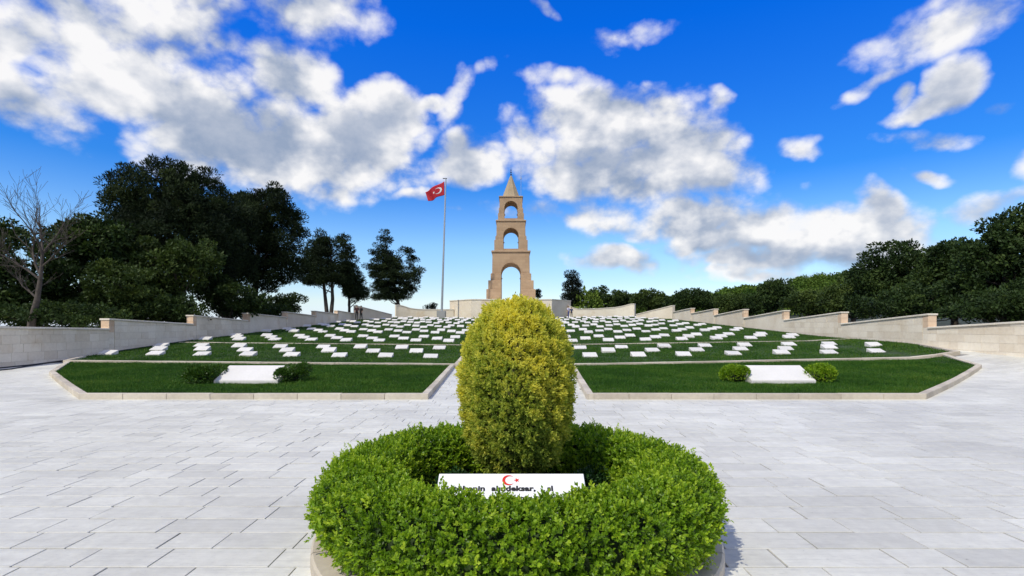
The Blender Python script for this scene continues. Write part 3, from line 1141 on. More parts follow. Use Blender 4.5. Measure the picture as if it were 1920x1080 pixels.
def graves():
    me = [stone_mesh('gravestone', .63, .42, .05 + .008 * k, .185 + .01 * k) for k in range(3)]
    SL, SR = 2.07, 2.155
    ys = []
    for f, n in ((23.1, 3), (30.4, 3), (37.9, 3), (45.4, 3), (53.2, 3), (60.8, 3), (67.4, 3)):
        for k in range(n):
            ys.append((f + (1.72 if f < 29 else 1.6) * k, k))
    items = []
    for r, (y, k) in enumerate(ys):
        for side, S_, off in ((-1, SL, (.76, .25, .76)[k % 3]), (1, SR, (.65, .14, .65)[k % 3])):
            j, cnt = 0, 0
            while True:
                x = side * (off + j) * S_ - 0.03
                j += 1
                if abs(x) > (18.3 if side < 0 else 18.5):
                    break
                if abs(x) < 2.7:
                    continue
                if side < 0 and y < 23.5 and x < -17.4:
                    pass
                cnt += 1
                items.append((r, side, cnt, x, y))
    items = [it for it in items if math.hypot(it[3] + 18.0, it[4] - 60.6) > 1.3]    # two visitors stand here
    vis, hid = [], []
    for it in items:
        r, side, cnt, x, y = it
        px = 960 + 960 * x / y
        (vis if (px < 898 or px > 1048) else hid).append(it)
    vis.sort(key=lambda t: t[4])
    hid += vis[300:]
    vis = vis[:300]
    for (r, side, cnt, x, y) in vis:
        x += random.gauss(0, .05)
        y += random.gauss(0, .05)
        o = obj('gravestone', me[(r * 7 + cnt) % 3], M['white'], None, (x, y, float(G(x, y)) + .06 + random.gauss(0, .012)))
        o.rotation_euler = (R(random.gauss(1.5, 1.6)), R(random.gauss(0, 1.0)), R(random.gauss(0, 1.8)))
        sd = 'left' if side < 0 else 'right'
        tag(o, f'white sloping gravestone, {ORD[cnt]} {sd} of the central path, {ORD[r + 1]} row from the front', 'gravestone', 'white gravestones on the sloping lawn')
    if hid:
        V, Fq = [], []
        base = me[0]
        bv = np.array([v.co[:] for v in base.vertices])
        nb = 0
        bm = bmesh.new()
        for (r, side, cnt, x, y) in hid:
            t = bmesh.new()
            t.from_mesh(base)
            bmesh.ops.translate(t, verts=t.verts, vec=(x, y, float(G(x, y)) + .06))
            tmp = bpy.data.meshes.new('t')
            t.to_mesh(tmp)
            t.free()
            bm.from_mesh(tmp)
            bpy.data.meshes.remove(tmp)
        o = obj('gravestones_beyond', bm_mesh('gravestones_beyond', bm), M['white'])
        tag(o, 'further white gravestones beside the path behind the yellow shrub', 'gravestone', kind='stuff')


graves()

# two large inscribed slabs on the front lawns
for side, lab in ((-1, 'large tilted white slab on the left front lawn between two small bushes'), (1, 'large tilted white slab on the right front lawn between two small bushes')):
    xc = -7.36 if side < 0 else 7.52
    bm = bmesh.new()
    w, d = 1.78, .80
    hexa(bm, [(-w / 2, -d / 2, -.1), (w / 2, -d / 2, -.1), (w / 2, d / 2, -.1), (-w / 2, d / 2, -.1), (-w / 2, -d / 2, .10), (w / 2, -d / 2, .10), (w / 2, d / 2, .46), (-w / 2, d / 2, .46)])
    bmesh.ops.recalc_face_normals(bm, faces=bm.faces)
    bmesh.ops.bevel(bm, geom=list(bm.edges), offset=.012, segments=2, affect='EDGES')
    o = obj('memorial_slab', bm_mesh('memorial_slab', bm), M['white'], None, (xc, 14.55, float(G(xc, 14.55)) + .07))
    tag(o, lab, 'slab', 'large slabs on the front lawns')

# ================================================================== foliage tools


def unit(v):
    return v / (np.linalg.norm(v, axis=-1, keepdims=True) + 1e-9)


def leaf_array(pos, direc, length, width, fold=0.0, face=None):
    """rhombic leaves: pos (n,3) base, direc (n,3) unit; returns verts (4n,3), faces (n,4)"""
    n = len(pos)
    rnd = unit(rng.normal(size=(n, 3)))
    if face is not None:                                     # blades turn their flat side mostly towards the light outside
        rnd = unit(face + .55 * rnd)
    side = unit(np.cross(direc, rnd))
    up = np.cross(side, direc)
    length = np.broadcast_to(np.asarray(length, dtype=float), (n,))[:, None]
    width = np.broadcast_to(np.asarray(width, dtype=float), (n,))[:, None]
    V = np.empty((n, 4, 3))
    V[:, 0] = pos
    V[:, 1] = pos + direc * length * .5 + side * width * .5 + up * length * fold
    V[:, 2] = pos + direc * length
    V[:, 3] = pos + direc * length * .5 - side * width * .5 + up * length * fold
    return V.reshape(-1, 3), np.arange(4 * n).reshape(-1, 4)


def sphere_dirs(n):
    return unit(rng.normal(size=(n, 3)))


def foliage(name, pos, direc, length, width, tint, mat, parent=None, loc=None, fold=.06, face=None):
    v, f = leaf_array(pos, direc, length, width, fold, face)
    return obj(name, np_mesh(name, v, f, tint=np.repeat(tint, 4)), mat, parent, loc)


# ================================================================== round planter with hedge, shrub and sign
planter = empty('round_planter', (CX, CY, 0), 'round stone-edged planter bed in the middle of the forecourt', 'planter')
nseg = 16
for i in range(nseg):
    a0, a1 = 2 * np.pi * i / nseg + .004, 2 * np.pi * (i + 1) / nseg - .004
    bm = bmesh.new()
    rings = []
    for a in np.linspace(a0, a1, 6):
        c, s = math.cos(a), math.sin(a)
        rings.append([bm.verts.new((r * c, r * s, z)) for r, z in ((RK, -.03), (RK - .005, .085), (RK - .02, .10), (RK - .26, .10), (RK - .27, .09), (RK - .27, -.03))])
    for p, q in zip(rings[:-1], rings[1:]):
        for k in range(6):
            bm.faces.new((p[k], p[(k + 1) % 6], q[(k + 1) % 6], q[k]))
    bm.faces.new(rings[0])
    bm.faces.new(rings[-1][::-1])
    bmesh.ops.recalc_face_normals(bm, faces=bm.faces)
    obj('kerb_stone', bm_mesh('kerb_stone', bm), M['kerb'], planter)
bm = bmesh.new()
bmesh.ops.create_circle(bm, cap_ends=True, radius=RK - .25, segments=40)
for v in bm.verts:
    v.co.z = .09
obj('bed_soil', bm_mesh('bed_soil', bm), M['dirt'], planter)


def hedge():
    root = empty('box_hedge', (CX, CY, .09), 'clipped bright green box hedge ring in the round planter', 'hedge')
    # cross-section: centre radius, half width, heights
    rc, hw, z0, z1 = 1.215, .335, .02, .555

    def section(t):
        """t in 0..1 round the section from outer foot over the top to inner foot -> offset r, z, normal"""
        pts = np.array([(hw - .17, z0), (hw - .06, .10), (hw + .01, .24), (hw + .01, .36), (hw - .05, .47), (hw - .15, z1 - .01), (0, z1 + .01), (-hw + .15, z1 - .01), (-hw + .06, .47), (-hw, .30), (-hw + .04, z0)])
        seg = np.linalg.norm(np.diff(pts, axis=0), axis=1)
        cum = np.concatenate([[0], np.cumsum(seg)]) / seg.sum()
        r = np.interp(t, cum, pts[:, 0])
        z = np.interp(t, cum, pts[:, 1])
        e = 1e-2
        dr = np.interp(np.clip(t + e, 0, 1), cum, pts[:, 0]) - np.interp(np.clip(t - e, 0, 1), cum, pts[:, 0])
        dz = np.interp(np.clip(t + e, 0, 1), cum, pts[:, 1]) - np.interp(np.clip(t - e, 0, 1), cum, pts[:, 1])
        nn = unit(np.stack([dz, -dr], -1))
        return r, z, nn
    # twiggy inner mass
    na, nt_ = 96, 24
    A, T = np.meshgrid(np.linspace(0, 2 * np.pi, na, endpoint=False), np.linspace(0, 1, nt_), indexing='ij')
    r, z, nn = section(T.ravel())
    r = rc + (r - nn[:, 0] * .14)
    z = z - nn[:, 1] * .14
    a = A.ravel()
    lump = .025 * np.sin(a * 13 + T.ravel() * 9) * np.sin(a * 7 + 2)
    V = np.stack([(r + lump) * np.cos(a), (r + lump) * np.sin(a), np.maximum(z + lump, -.02)], -1)
    idx = np.arange(na * nt_).reshape(na, nt_)
    nxt = np.roll(idx, -1, 0)
    Fq = np.stack([idx[:, :-1], nxt[:, :-1], nxt[:, 1:], idx[:, 1:]], -1).reshape(-1, 4)
    obj('twigs', np_mesh('twigs', V, Fq, True, tint=np.zeros(len(V))), plain_mat('hedge_twigs', (.022, .045, .008), .9, var=.5, scale=30), root)
    # sprigs of paired leaves
    n = 20500
    a = rng.uniform(0, 2 * np.pi, n)
    t = rng.uniform(0.02, .98, n)
    r, z, nn = section(t)
    bumpy = .020 * (np.sin(a * 9 + t * 5) * np.sin(a * 17 - t * 11) + .6 * np.sin(a * 31 + t * 23))
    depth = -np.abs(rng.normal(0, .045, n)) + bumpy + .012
    out = np.where(rng.random(n) < .06, rng.uniform(.01, .055, n), 0)          # shoots that stick out
    rr = rc + r + nn[:, 0] * (depth + out - .03)
    zz = z + nn[:, 1] * (depth + out - .03)
    base = np.stack([rr * np.cos(a), rr * np.sin(a), zz], -1)
    nor = np.stack([nn[:, 0] * np.cos(a), nn[:, 0] * np.sin(a), nn[:, 1]], -1)
    stem = unit(nor + .55 * rng.normal(size=(n, 3)) + np.array([0, 0, .55]))
    k = 9
    L = rng.uniform(.035, .062, n)
    pos, dirs, ln, tn = [], [], [], []
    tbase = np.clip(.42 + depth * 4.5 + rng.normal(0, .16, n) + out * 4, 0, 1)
    side0 = unit(np.cross(stem, unit(rng.normal(size=(n, 3)))))
    side1 = np.cross(stem, side0)
    for i in range(k):
        f = i / (k - 1)
        p = base + stem * (L * f)[:, None]
        ang = i * 2.4
        sdir = side0 * math.cos(ang) + side1 * math.sin(ang)
        dd = unit(sdir * (1.0 - .75 * f) + stem * (.35 + .8 * f) + .22 * rng.normal(size=(n, 3)))
        pos.append(p)
        dirs.append(dd)
        ln.append(rng.uniform(.022, .034, n) * (1.1 - .35 * f))
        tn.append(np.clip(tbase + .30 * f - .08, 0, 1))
    pos, dirs, ln, tn = np.concatenate(pos), np.concatenate(dirs), np.concatenate(ln), np.concatenate(tn)
    ok = pos[:, 2] > -.02
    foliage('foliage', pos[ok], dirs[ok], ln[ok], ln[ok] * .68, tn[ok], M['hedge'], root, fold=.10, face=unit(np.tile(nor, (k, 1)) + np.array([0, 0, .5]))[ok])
    return root


hedge()


def golden_shrub():
    sx, sy = CX + .0, 4.45
    root = empty('golden_shrub', (sx, sy, .09), 'egg-shaped golden yellow clipped cypress shrub inside the hedge ring', 'shrub')
    zs = np.array([.28, .36, .44, .52, .66, .92, 1.20, 1.47, 1.655, 1.75, 1.81, 1.84])
    rs = np.array([.12, .24, .315, .375, .435, .48, .495, .44, .345, .262, .17, .0])
    zf = np.linspace(zs[0], zs[-1], 60)
    rf = np.interp(zf, zs, rs)
    # core
    na = 40
    V = []
    for z, r in zip(zf, rf):
        for a in np.linspace(0, 2 * np.pi, na, endpoint=False):
            q = max(.01, r * .80) * (1 + .03 * math.sin(5 * a + z * 9))
            V.append((q * math.cos(a), q * math.sin(a), zf[0] + (z - zf[0]) * .965))
    idx = np.arange(60 * na).reshape(60, na)
    nx = np.roll(idx, -1, 1)
    Fq = np.stack([idx[:-1], nx[:-1], nx[1:], idx[1:]], -1).reshape(-1, 4)
    obj('twigs', np_mesh('twigs', np.array(V), Fq, True), plain_mat('shrub_twigs', (.05, .055, .018), .9, var=.5, scale=30), root)
    obj('trunk', tube_mesh('trunk', [([(0, 0, -.05), (.01, 0, .2), (0, .01, .5)], [.06, .05, .04])], 8), M['bark'], root)
    # sprays
    n = 8200
    w = np.maximum(rf, .05)
    sl = np.sqrt(np.gradient(rf, zf) ** 2 + 1)
    w = w * sl
    cdf = np.cumsum(w) / w.sum()
    u = rng.random(n)
    z = np.interp(u, cdf, zf)
    r = np.interp(z, zf, rf)
    a = rng.uniform(0, 2 * np.pi, n)
    slope = np.interp(z, zf, np.gradient(rf, zf))
    nor = unit(np.stack([np.cos(a), np.sin(a), -slope], -1))
    lump = .022 * (np.sin(a * 7 + z * 15) * np.sin(z * 19 - a * 5)) + .016 * np.sin(a * 15 + z * 31)
    depth = -np.abs(rng.normal(0, .022, n)) + lump
    base = np.stack([r * np.cos(a), r * np.sin(a), z], -1) + nor * (depth - .035)[:, None]
    up = np.array([0, 0, 1.0])
    stem = unit(nor * 1.0 + up * .75 + .35 * rng.normal(size=(n, 3)))
    flat = unit(np.cross(stem, unit(rng.normal(size=(n, 3)))))      # each spray is a flat fan
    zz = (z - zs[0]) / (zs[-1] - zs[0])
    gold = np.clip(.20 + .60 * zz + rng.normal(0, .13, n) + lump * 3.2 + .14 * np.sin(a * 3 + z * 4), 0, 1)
    pos, dirs, ln, tn = [], [], [], []
    L = rng.uniform(.045, .085, n)
    k = 13
    for i in range(k):
        f = i / (k - 1)
        s = (-1) ** i
        p = base + stem * (L * f * .75)[:, None] + .006 * rng.normal(size=(n, 3))
        dd = unit(stem * (.65 + .5 * f) + flat * (s * (1.0 - .55 * f))[..., None] if False else stem * (.65 + .5 * f) + flat * (s * (1.0 - .55 * f)) + .25 * rng.normal(size=(n, 3)))
        pos.append(p)
        dirs.append(dd)
        ln.append(rng.uniform(.024, .042, n) * (1.1 - .4 * f))
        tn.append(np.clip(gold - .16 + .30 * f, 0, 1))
    pos, dirs, ln, tn = np.concatenate(pos), np.concatenate(dirs), np.concatenate(ln), np.concatenate(tn)
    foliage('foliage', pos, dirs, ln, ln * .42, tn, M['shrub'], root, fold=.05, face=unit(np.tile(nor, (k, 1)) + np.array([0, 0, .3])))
    return root


golden_shrub()


def small_bush(name, loc, rx, ry, rz, n, leaf, mat, label, cat='bush', group=None, lumps=7, core=True):
    root = empty(name, loc, label, cat, group)
    cs = []
    for i in range(lumps):
        a = rng.uniform(0, 2 * np.pi)
        q = rng.uniform(.25, .70)
        cs.append((q * rx * math.cos(a), q * ry * math.sin(a), rz * rng.uniform(.25, .60), rng.uniform(.32, .55)))
    cs.append((0, 0, rz * .45, .55))
    cs = np.array(cs)
    pick = rng.integers(0, len(cs), n)
    d = sphere_dirs(n)
    d[:, 2] = np.where(rng.random(n) < .6, np.abs(d[:, 2]), d[:, 2])
    rad = rng.uniform(.75, 1.0, n) ** .6
    p = cs[pick, :3] + d * np.array([rx, ry, rz * .95]) * (cs[pick, 3] * rad)[:, None]
    p[:, 2] = np.maximum(p[:, 2], .0)
    dirs = unit(d + np.array([0, 0, .4]) + .5 * rng.normal(size=(n, 3)))
    t = np.clip(rng.normal(.45, .2, n), 0, 1)
    foliage('foliage', p, dirs, leaf * rng.uniform(.7, 1.3, n), leaf * .55, t, mat, root, fold=.1)
    if core:
        bm = bmesh.new()
        bmesh.ops.create_icosphere(bm, subdivisions=3, radius=1)
        for v in bm.verts:
            v.co = Vector((v.co.x * rx * .45, v.co.y * ry * .45, max(-.02, v.co.z * rz * .30 + rz * .30)))
        obj('twigs', bm_mesh('twigs', bm, True), plain_mat('bush_twigs', (.014, .022, .008), .95, var=.4, scale=20), root)
    return root


for (x, y, w, h, lab) in ((-8.62, 14.45, .58, .54, 'small round bush at the left end of the left slab'),
                          (-6.33, 14.7, .50, .54, 'small round bush at the right end of the left slab'),
                          (6.42, 14.75, .50, .52, 'small round bush at the left end of the right slab'),
                          (8.72, 14.65, .56, .54, 'small round bush at the right end of the right slab')):
    small_bush('small_bush', (x, y, float(G(x, y)) + .05), w, .62, h, 4600, .06, M['hedge'] if x > 0 else M['bushleaf'], lab, 'bush', 'small bushes beside the large slabs')

for i, (x, y, rr, h, lab) in enumerate(((-.55, 4.55, .26, .34, 'low dark green plant left of the yellow shrub inside the hedge ring'),
                                        (.62, 4.50, .28, .32, 'low dark green plant right of the yellow shrub inside the hedge ring'),
                                        (-.28, 4.05, .20, .30, 'low dark plant at the foot of the yellow shrub behind the sign, left'),
                                        (.36, 4.05, .22, .28, 'low dark plant at the foot of the yellow shrub behind the sign, right'),
                                        (-.72, 4.05, .22, .26, 'low dark plant beside the left end of the sign'))):
    small_bush('low_plant', (x + CX, y, .09), rr, rr, h, 1500, .035, M['lowplant'], lab, 'plant', 'low plants inside the hedge ring')

# ---- sign


def crescent_pts(n=28):
    """outline of a crescent opening to +x, height units (flag height = 1)"""
    R1, R2, c2 = .25, .20, .0625
    xi = (R1 * R1 - R2 * R2 + c2 * c2) / (2 * c2)
    yi = math.sqrt(max(0, R1 * R1 - xi * xi))
    a1, a2 = math.atan2(yi, xi), math.atan2(yi, xi - c2)
    outer = [(R1 * math.cos(a), R1 * math.sin(a)) for a in np.linspace(a1, 2 * np.pi - a1, n)]
    inner = [(c2 + R2 * math.cos(a), R2 * math.sin(a)) for a in np.linspace(a2, 2 * np.pi - a2, n)]
    return outer, inner


def star_pts(cx, r):
    pts = []
    for k in range(10):
        q = r if k % 2 == 0 else r * .382
        a = math.pi + k * math.pi / 5
        pts.append((cx + q * math.cos(a), q * math.sin(a)))
    return pts


def emblem(mapf, scale):
    """crescent and star meshes through a mapping (x, y) -> 3D; returns verts/faces pairs"""
    o, i = crescent_pts()
    V = [mapf(x * scale, y * scale) for x, y in o] + [mapf(x * scale, y * scale) for x, y in i]
    n = len(o)
    Fq = [(k, k + 1, n + k + 1, n + k) for k in range(n - 1)]
    s = star_pts(.321, .125)
    SV = [mapf(.321 * scale, 0)] + [mapf(x * scale, y * scale) for x, y in s]
    SF = [(0, 1 + k, 1 + (k + 1) % 10) for k in range(10)]
    return (V, Fq), (SV, SF)


def sign():
    root = empty('sign_panel', (CX - .045, 3.60, .065), 'white tilted sign panel with red crescent and black lettering behind the hedge', 'sign')
    w = 1.07
    top, bot = Vector((0, .20, .535)), Vector((0, -.22, .27))
    dn = (bot - top)
    L = dn.length
    dn.normalize()
    nrm = Vector((0, dn.z, -dn.y)).normalized()
    if nrm.z < 0:
        nrm = -nrm
    t = .014
    pts = []
    for off in (-t, 0):
        for (x, p) in ((-w / 2, bot), (w / 2, bot), (w / 2, top), (-w / 2, top)):
            q = p + nrm * off
            pts.append((x, q.y, q.z))
    obj('panel', hexa_mesh('panel', pts, .003), M['panel'], root)
    for sx in (-.42, .42):
        obj('leg', tube_mesh('leg', [([(sx, .12, -.05), (sx, .12, .46)], [.018, .018])], 8), M['metal'], root)

    def m(x, y):                                             # x right, y up the panel from the emblem's middle
        q = top + dn * (.064 - y) + nrm * .003
        return (x - .02, q.y, q.z)
    (cv, cf), (sv, sf) = emblem(m, .185)
    obj('crescent', poly_mesh('crescent', cv, cf), M['print_red'], root)
    obj('star', poly_mesh('star', sv, sf), M['print_red'], root)
    for words_, down, size, bold in (((('kıtobenin', -.40), ('alındeksar,', .02), ('sl', .34)), .160, .062, .0026), ((('ıvekdnı', -.36), ('saltebenin', .0), ('ardı', .36)), .245, .062, .0026)):
        for txt, xo in words_:
            cu = bpy.data.curves.new('lettering', 'FONT')
            cu.body = txt
            cu.size = size
            cu.align_x = 'CENTER'
            cu.offset = bold
            cu.resolution_u = 3
            to = bpy.data.objects.new('tmp_text', cu)
            C.objects.link(to)
            dg = bpy.context.evaluated_depsgraph_get()
            me = bpy.data.meshes.new_from_object(to.evaluated_get(dg))
            bpy.data.objects.remove(to, do_unlink=True)
            for v in me.vertices:
                q = top + dn * (down - v.co.y) + nrm * .003
                v.co = (v.co.x * 1.2 + xo * .82, q.y, q.z)
            me.materials.clear()
            obj('lettering', me, M['print_black'], root)


sign()

# ================================================================== flag pole and flag
px0, py0 = -9.62, 70.0
gz = float(G(px0, py0)) + .3
pole = empty('flagpole', (px0, py0, gz), 'tall slim grey steel flagpole left of the tower', 'flagpole')
top_off = Vector((.58, 0, 21.75 - gz))
obj('pole', tube_mesh('pole', [([(0, 0, 0), tuple(top_off * .5), tuple(top_off)], [.16, .125, .085])], 12), M['metal'], pole)
obj('pole_base', hexa_mesh('pole_base', box_pts(-.62, .55, -.45, .5, -.5, .75), .03), stone_mat('grey_base', (.26, .27, .27), (.38, .38, .37), 0.8), pole)
obj('pole_cap', tube_mesh('pole_cap', [([tuple(top_off + Vector((-.42, 0, .03))), tuple(top_off + Vector((.16, 0, .03)))], [.06, .06])], 8), M['dark_metal'], pole)


def flag():
    y0 = 69.95
    k = y0 / F_PX
    w3 = lambda px, py: np.array([(px - 960) * k, y0, H_CAM + (HOR - py) * k])
    ht, hb, ft, fb = w3(833.0, 339.6), w3(832.0, 365.5), w3(797.0, 360.5), w3(803.5, 378.5)
    org = ht.copy()
    root = empty('flag', tuple(org), 'red flag with white crescent and star flying from the flagpole', 'flag')

    def S(u, v):
        """u 0 at the hoist .. 1 at the fly, v 0 top .. 1 bottom"""
        t = ht * (1 - u) + ft * u
        b = hb * (1 - u) + fb * u
        p = t * (1 - v) + b * v
        wv = math.sin(u * 7.5 + v * 1.6) * (.05 + .22 * u)
        return p - org + np.array([.10 * math.sin(u * 9 + v), -.25 * u + wv, .11 * math.sin(u * 6.4 + v * .8) * u])
    nu, nv = 30, 16
    V = [S(i / nu, j / nv) for i in range(nu + 1) for j in range(nv + 1)]
    Fq = [(i * (nv + 1) + j, i * (nv + 1) + j + 1, (i + 1) * (nv + 1) + j + 1, (i + 1) * (nv + 1) + j) for i in range(nu) for j in range(nv)]
    me = np_mesh('cloth', V, Fq, True)
    co = obj('cloth', me, M['red'], root)
    sm = co.modifiers.new('thickness', 'SOLIDIFY')
    sm.thickness = .012
    sm.offset = 0

    def m(off):
        def f(x, y):                                         # flag-height units from the crescent's centre
            u, v = (.5 + x) / 1.5, .5 - y
            e = .01
            p = S(u, v)
            n = np.cross(S(u + e, v) - S(u - e, v), S(u, v + e) - S(u, v - e))
            n /= np.linalg.norm(n)
            return tuple(p + n * off)
        return f
    for off in (.02, -.02):
        (cv, cf), (sv, sf) = emblem(m(off), 1.0)
        obj('crescent', poly_mesh('crescent', cv, cf), M['flag_white'], root)
        obj('star', poly_mesh('star', sv, sf), M['flag_white'], root)


flag()

# ================================================================== trees


def tree(name, loc, label, blobs, mat, clumps, clump_r, leaves, leaf, trunk_h, trunk_r, lean=(0, 0), aspect=.3, group=None, bark='bark', limbs=18, cat='tree', shell=.55, forks=1, flat=.75):
    """blobs: ellipsoids (x, y, z, rx, ry, rz) above the foot; clumps: number of leaf clumps spread through them"""
    root = empty(name, loc, label, cat, group)
    B = np.array(blobs, dtype=float)
    vol = B[:, 3] * B[:, 4] * B[:, 5]
    pick = rng.choice(len(B), clumps, p=vol / vol.sum())
    d = sphere_dirs(clumps)
    rad = rng.uniform(shell ** 3, 1, clumps) ** (1 / 3)
    cen = B[pick, :3] + d * B[pick, 3:] * rad[:, None]
    cr = clump_r * rng.uniform(.65, 1.35, clumps)
    n = clumps * leaves
    ci = np.repeat(np.arange(clumps), leaves)
    ld = sphere_dirs(n)
    lr = rng.uniform(.25, 1.0, n) ** .5
    p = cen[ci] + ld * (cr[ci] * lr)[:, None] * np.array([1, 1, flat])
    dirs = unit(ld * .8 + np.array([0, 0, .35]) + .6 * rng.normal(size=(n, 3)))
    ln = leaf * rng.uniform(.6, 1.4, n)
    ctint = np.clip(rng.normal(.42, .26, clumps), 0, 1)
    t = np.clip(ctint[ci] + rng.normal(0, .14, n), 0, 1)
    foliage('crown', p, dirs, ln, ln * aspect, t, mat, root, fold=.05)
    # trunk(s) and limbs
    paths = []
    zt = max(b[2] for b in blobs)
    for k in range(forks):
        ox = (k - (forks - 1) / 2) * trunk_r * 2.2
        tp = np.array([lean[0] + ox * 2.5 + B[0, 0] * .6, lean[1] + B[0, 1] * .6, zt])
        pts = [np.array([ox, 0, -.4]), np.array([ox + lean[0] * .15, 0, trunk_h * .5]), np.array([ox * 1.6 + lean[0] * .5, lean[1] * .5, trunk_h]), (np.array([ox * 1.6 + lean[0] * .5, lean[1] * .5, trunk_h]) + tp) / 2, tp]
        paths.append((pts, [trunk_r * 1.25, trunk_r, trunk_r * .85, trunk_r * .5, trunk_r * .15]))
    order = rng.permutation(clumps)[:limbs]
    for j in order:
        pts0 = paths[j % forks][0]
        zc = cen[j, 2]
        zs = np.clip(zc - rng.uniform(.8, 2.2), trunk_h * .7, zt)
        zz = np.array([q[2] for q in pts0])
        st = np.array([np.interp(zs, zz, [q[a] for q in pts0]) for a in range(3)])
        mid = (st + cen[j]) / 2 + rng.normal(0, .15, 3) + np.array([0, 0, -.15])
        paths.append(([st, mid, cen[j]], [trunk_r * .34, trunk_r * .22, trunk_r * .08]))
    obj('trunk', tube_mesh('trunk', paths, 7), M[bark], root)
    return root


def at(px, d, dz=-.5):
    x = (px - 960) / F_PX * d
    return (x, d, float(G(np.clip(x, -24, 24), d)) + dz)


def zpx(py, d):
    return H_CAM + (HOR - py) / F_PX * d


def foot_tree(px, d, crown, label, mat='pine', dz=-.5, **kw):
    """crown: ellipsoids given as (x, y photo pixel, half width px, half height px[, depth shift m])"""
    loc = at(px, d, dz)
    s = d / F_PX
    bl = []
    for c in crown:
        cx, cy, rx, ry = c[:4]
        sh = c[4] if len(c) > 4 else 0.0
        bl.append(((cx - px) * s, sh, zpx(cy, d) - loc[2], rx * s, max(rx, ry * .8) * s * .9, ry * s))
    args = dict(clumps=150, clump_r=.62, leaves=120, leaf=.30, trunk_h=3.0, trunk_r=.24, group='pines behind the left wall')
    args.update(kw)
    if mat == 'pine':
        args['clumps'] = int(args['clumps'] * 1.7)
        args['leaves'] = int(args['leaves'] * 1.7)
        args['leaf'] *= .8
        args['aspect'] = .26
        args['shell'] = .3 if 'flat' not in kw else .1
        args.setdefault('flat', .8)
    nm = {'pine': 'pine_tree', 'oak': 'oak_tree', 'olive': 'leafy_tree', 'cypress': 'cypress_tree'}[mat]
    return tree(nm, loc, label, bl, M[mat], **args)


GL, GR = 'trees behind the left wall', 'trees behind the right wall'
foot_tree(335, 37, [(300, 365, 88, 55), (365, 385, 66, 62), (250, 385, 50, 40), (330, 440, 112, 68), (400, 450, 56, 76), (270, 470, 70, 70),
                    (218, 345, 24, 18), (243, 322, 24, 20), (280, 308, 24, 16), (315, 306, 22, 16), (350, 314, 24, 18), (388, 334, 24, 20), (410, 366, 24, 24), (205, 372, 18, 14), (432, 400, 20, 22)],
          'tallest broad dark pine behind the left wall', clumps=330, clump_r=.5, leaves=110, trunk_h=3.2, trunk_r=.32, lean=(-.4, 0), group=GL, limbs=30)
foot_tree(478, 45, [(500, 395, 54, 36), (530, 440, 42, 55), (470, 450, 58, 75), (510, 500, 58, 45), (490, 364, 20, 14), (515, 366, 18, 14), (545, 395, 20, 18), (560, 425, 16, 20), (460, 385, 22, 20), (566, 465, 14, 18)],
          'tall dark pine right of the tallest one', clumps=230, clump_r=.52, leaves=110, trunk_h=3.0, trunk_r=.30, group=GL, limbs=20)
foot_tree(432, 41, [(430, 430, 45, 62), (420, 500, 55, 60)], 'dark pine squeezed between the two tallest left pines', clumps=110, leaves=120, group=GL, trunk_h=2.5)
foot_tree(617, 60, [(602, 440, 10, 8), (600, 455, 20, 9), (596, 472, 28, 9), (598, 490, 32, 9), (592, 508, 34, 9), (602, 525, 34, 9), (640, 448, 12, 8), (645, 464, 18, 9), (646, 482, 20, 9), (642, 502, 22, 9), (636, 522, 24, 9)],
          'slender pine with bare lower trunks left of the lone layered conifer', clumps=150, leaves=90, clump_r=.6, trunk_h=3.0, trunk_r=.24, forks=2, group=GL, leaf=.34, flat=.6)
foot_tree(655, 63, [(655, 520, 22, 22), (668, 545, 22, 18)], 'short pine just left of the lone layered conifer', clumps=45, leaves=110, clump_r=.6, trunk_h=2.2, trunk_r=.18, group=GL, leaf=.34)
foot_tree(752, 77, [(722, 436, 4, 8), (722, 449, 11, 6), (724, 462, 18, 6), (718, 475, 24, 6), (728, 488, 30, 6), (722, 502, 37, 6), (735, 516, 44, 6), (728, 530, 42, 6), (740, 544, 42, 6), (735, 556, 36, 5),
                    (764, 472, 12, 8), (772, 488, 16, 8), (778, 505, 16, 8), (776, 524, 16, 8), (772, 542, 15, 8)],
          'lone layered dark conifer between the wall and the flagpole', clumps=190, leaves=90, clump_r=.62, trunk_h=3.2, trunk_r=.28, group=GL, leaf=.36, lean=(-1.2, 0), flat=.55)
foot_tree(150, 31, [(160, 450, 60, 40), (120, 480, 50, 55), (200, 470, 50, 60), (165, 530, 90, 45)],
          'low spreading dark tree behind the nearest left wall bay', mat='oak', clumps=190, leaves=120, clump_r=.5, leaf=.22, aspect=.5, trunk_h=1.2, group=GL)
foot_tree(345, 33, [(310, 500, 75, 52), (365, 490, 45, 40), (280, 545, 60, 35)],
          'olive green oak in front of the tallest pine', mat='olive', clumps=150, leaves=120, clump_r=.45, leaf=.2, aspect=.55, trunk_h=1.6, trunk_r=.16, group=GL, bark='bark_pale', shell=.75)
foot_tree(235, 30, [(225, 535, 70, 40), (190, 570, 60, 28), (260, 575, 50, 25)],
          'low bright olive bush tree behind the left pier', mat='olive', clumps=110, leaves=110, clump_r=.4, leaf=.18, aspect=.55, trunk_h=.9, trunk_r=.12, group=GL, shell=.7)
foot_tree(425, 37, [(425, 560, 48, 26), (400, 540, 30, 30), (460, 565, 40, 22)],
          'dark green shrubby tree under the left pines', mat='oak', clumps=90, leaves=100, clump_r=.4, leaf=.2, aspect=.5, trunk_h=.8, trunk_r=.12, group=GL)
foot_tree(-30, 27, [(-20, 470, 62, 60), (-40, 540, 80, 60), (10, 520, 30, 40)],
          'dark tree at the far left edge behind the bare tree', mat='oak', clumps=170, leaves=110, clump_r=.45, leaf=.2, aspect=.5, trunk_h=1.2, group=GL)
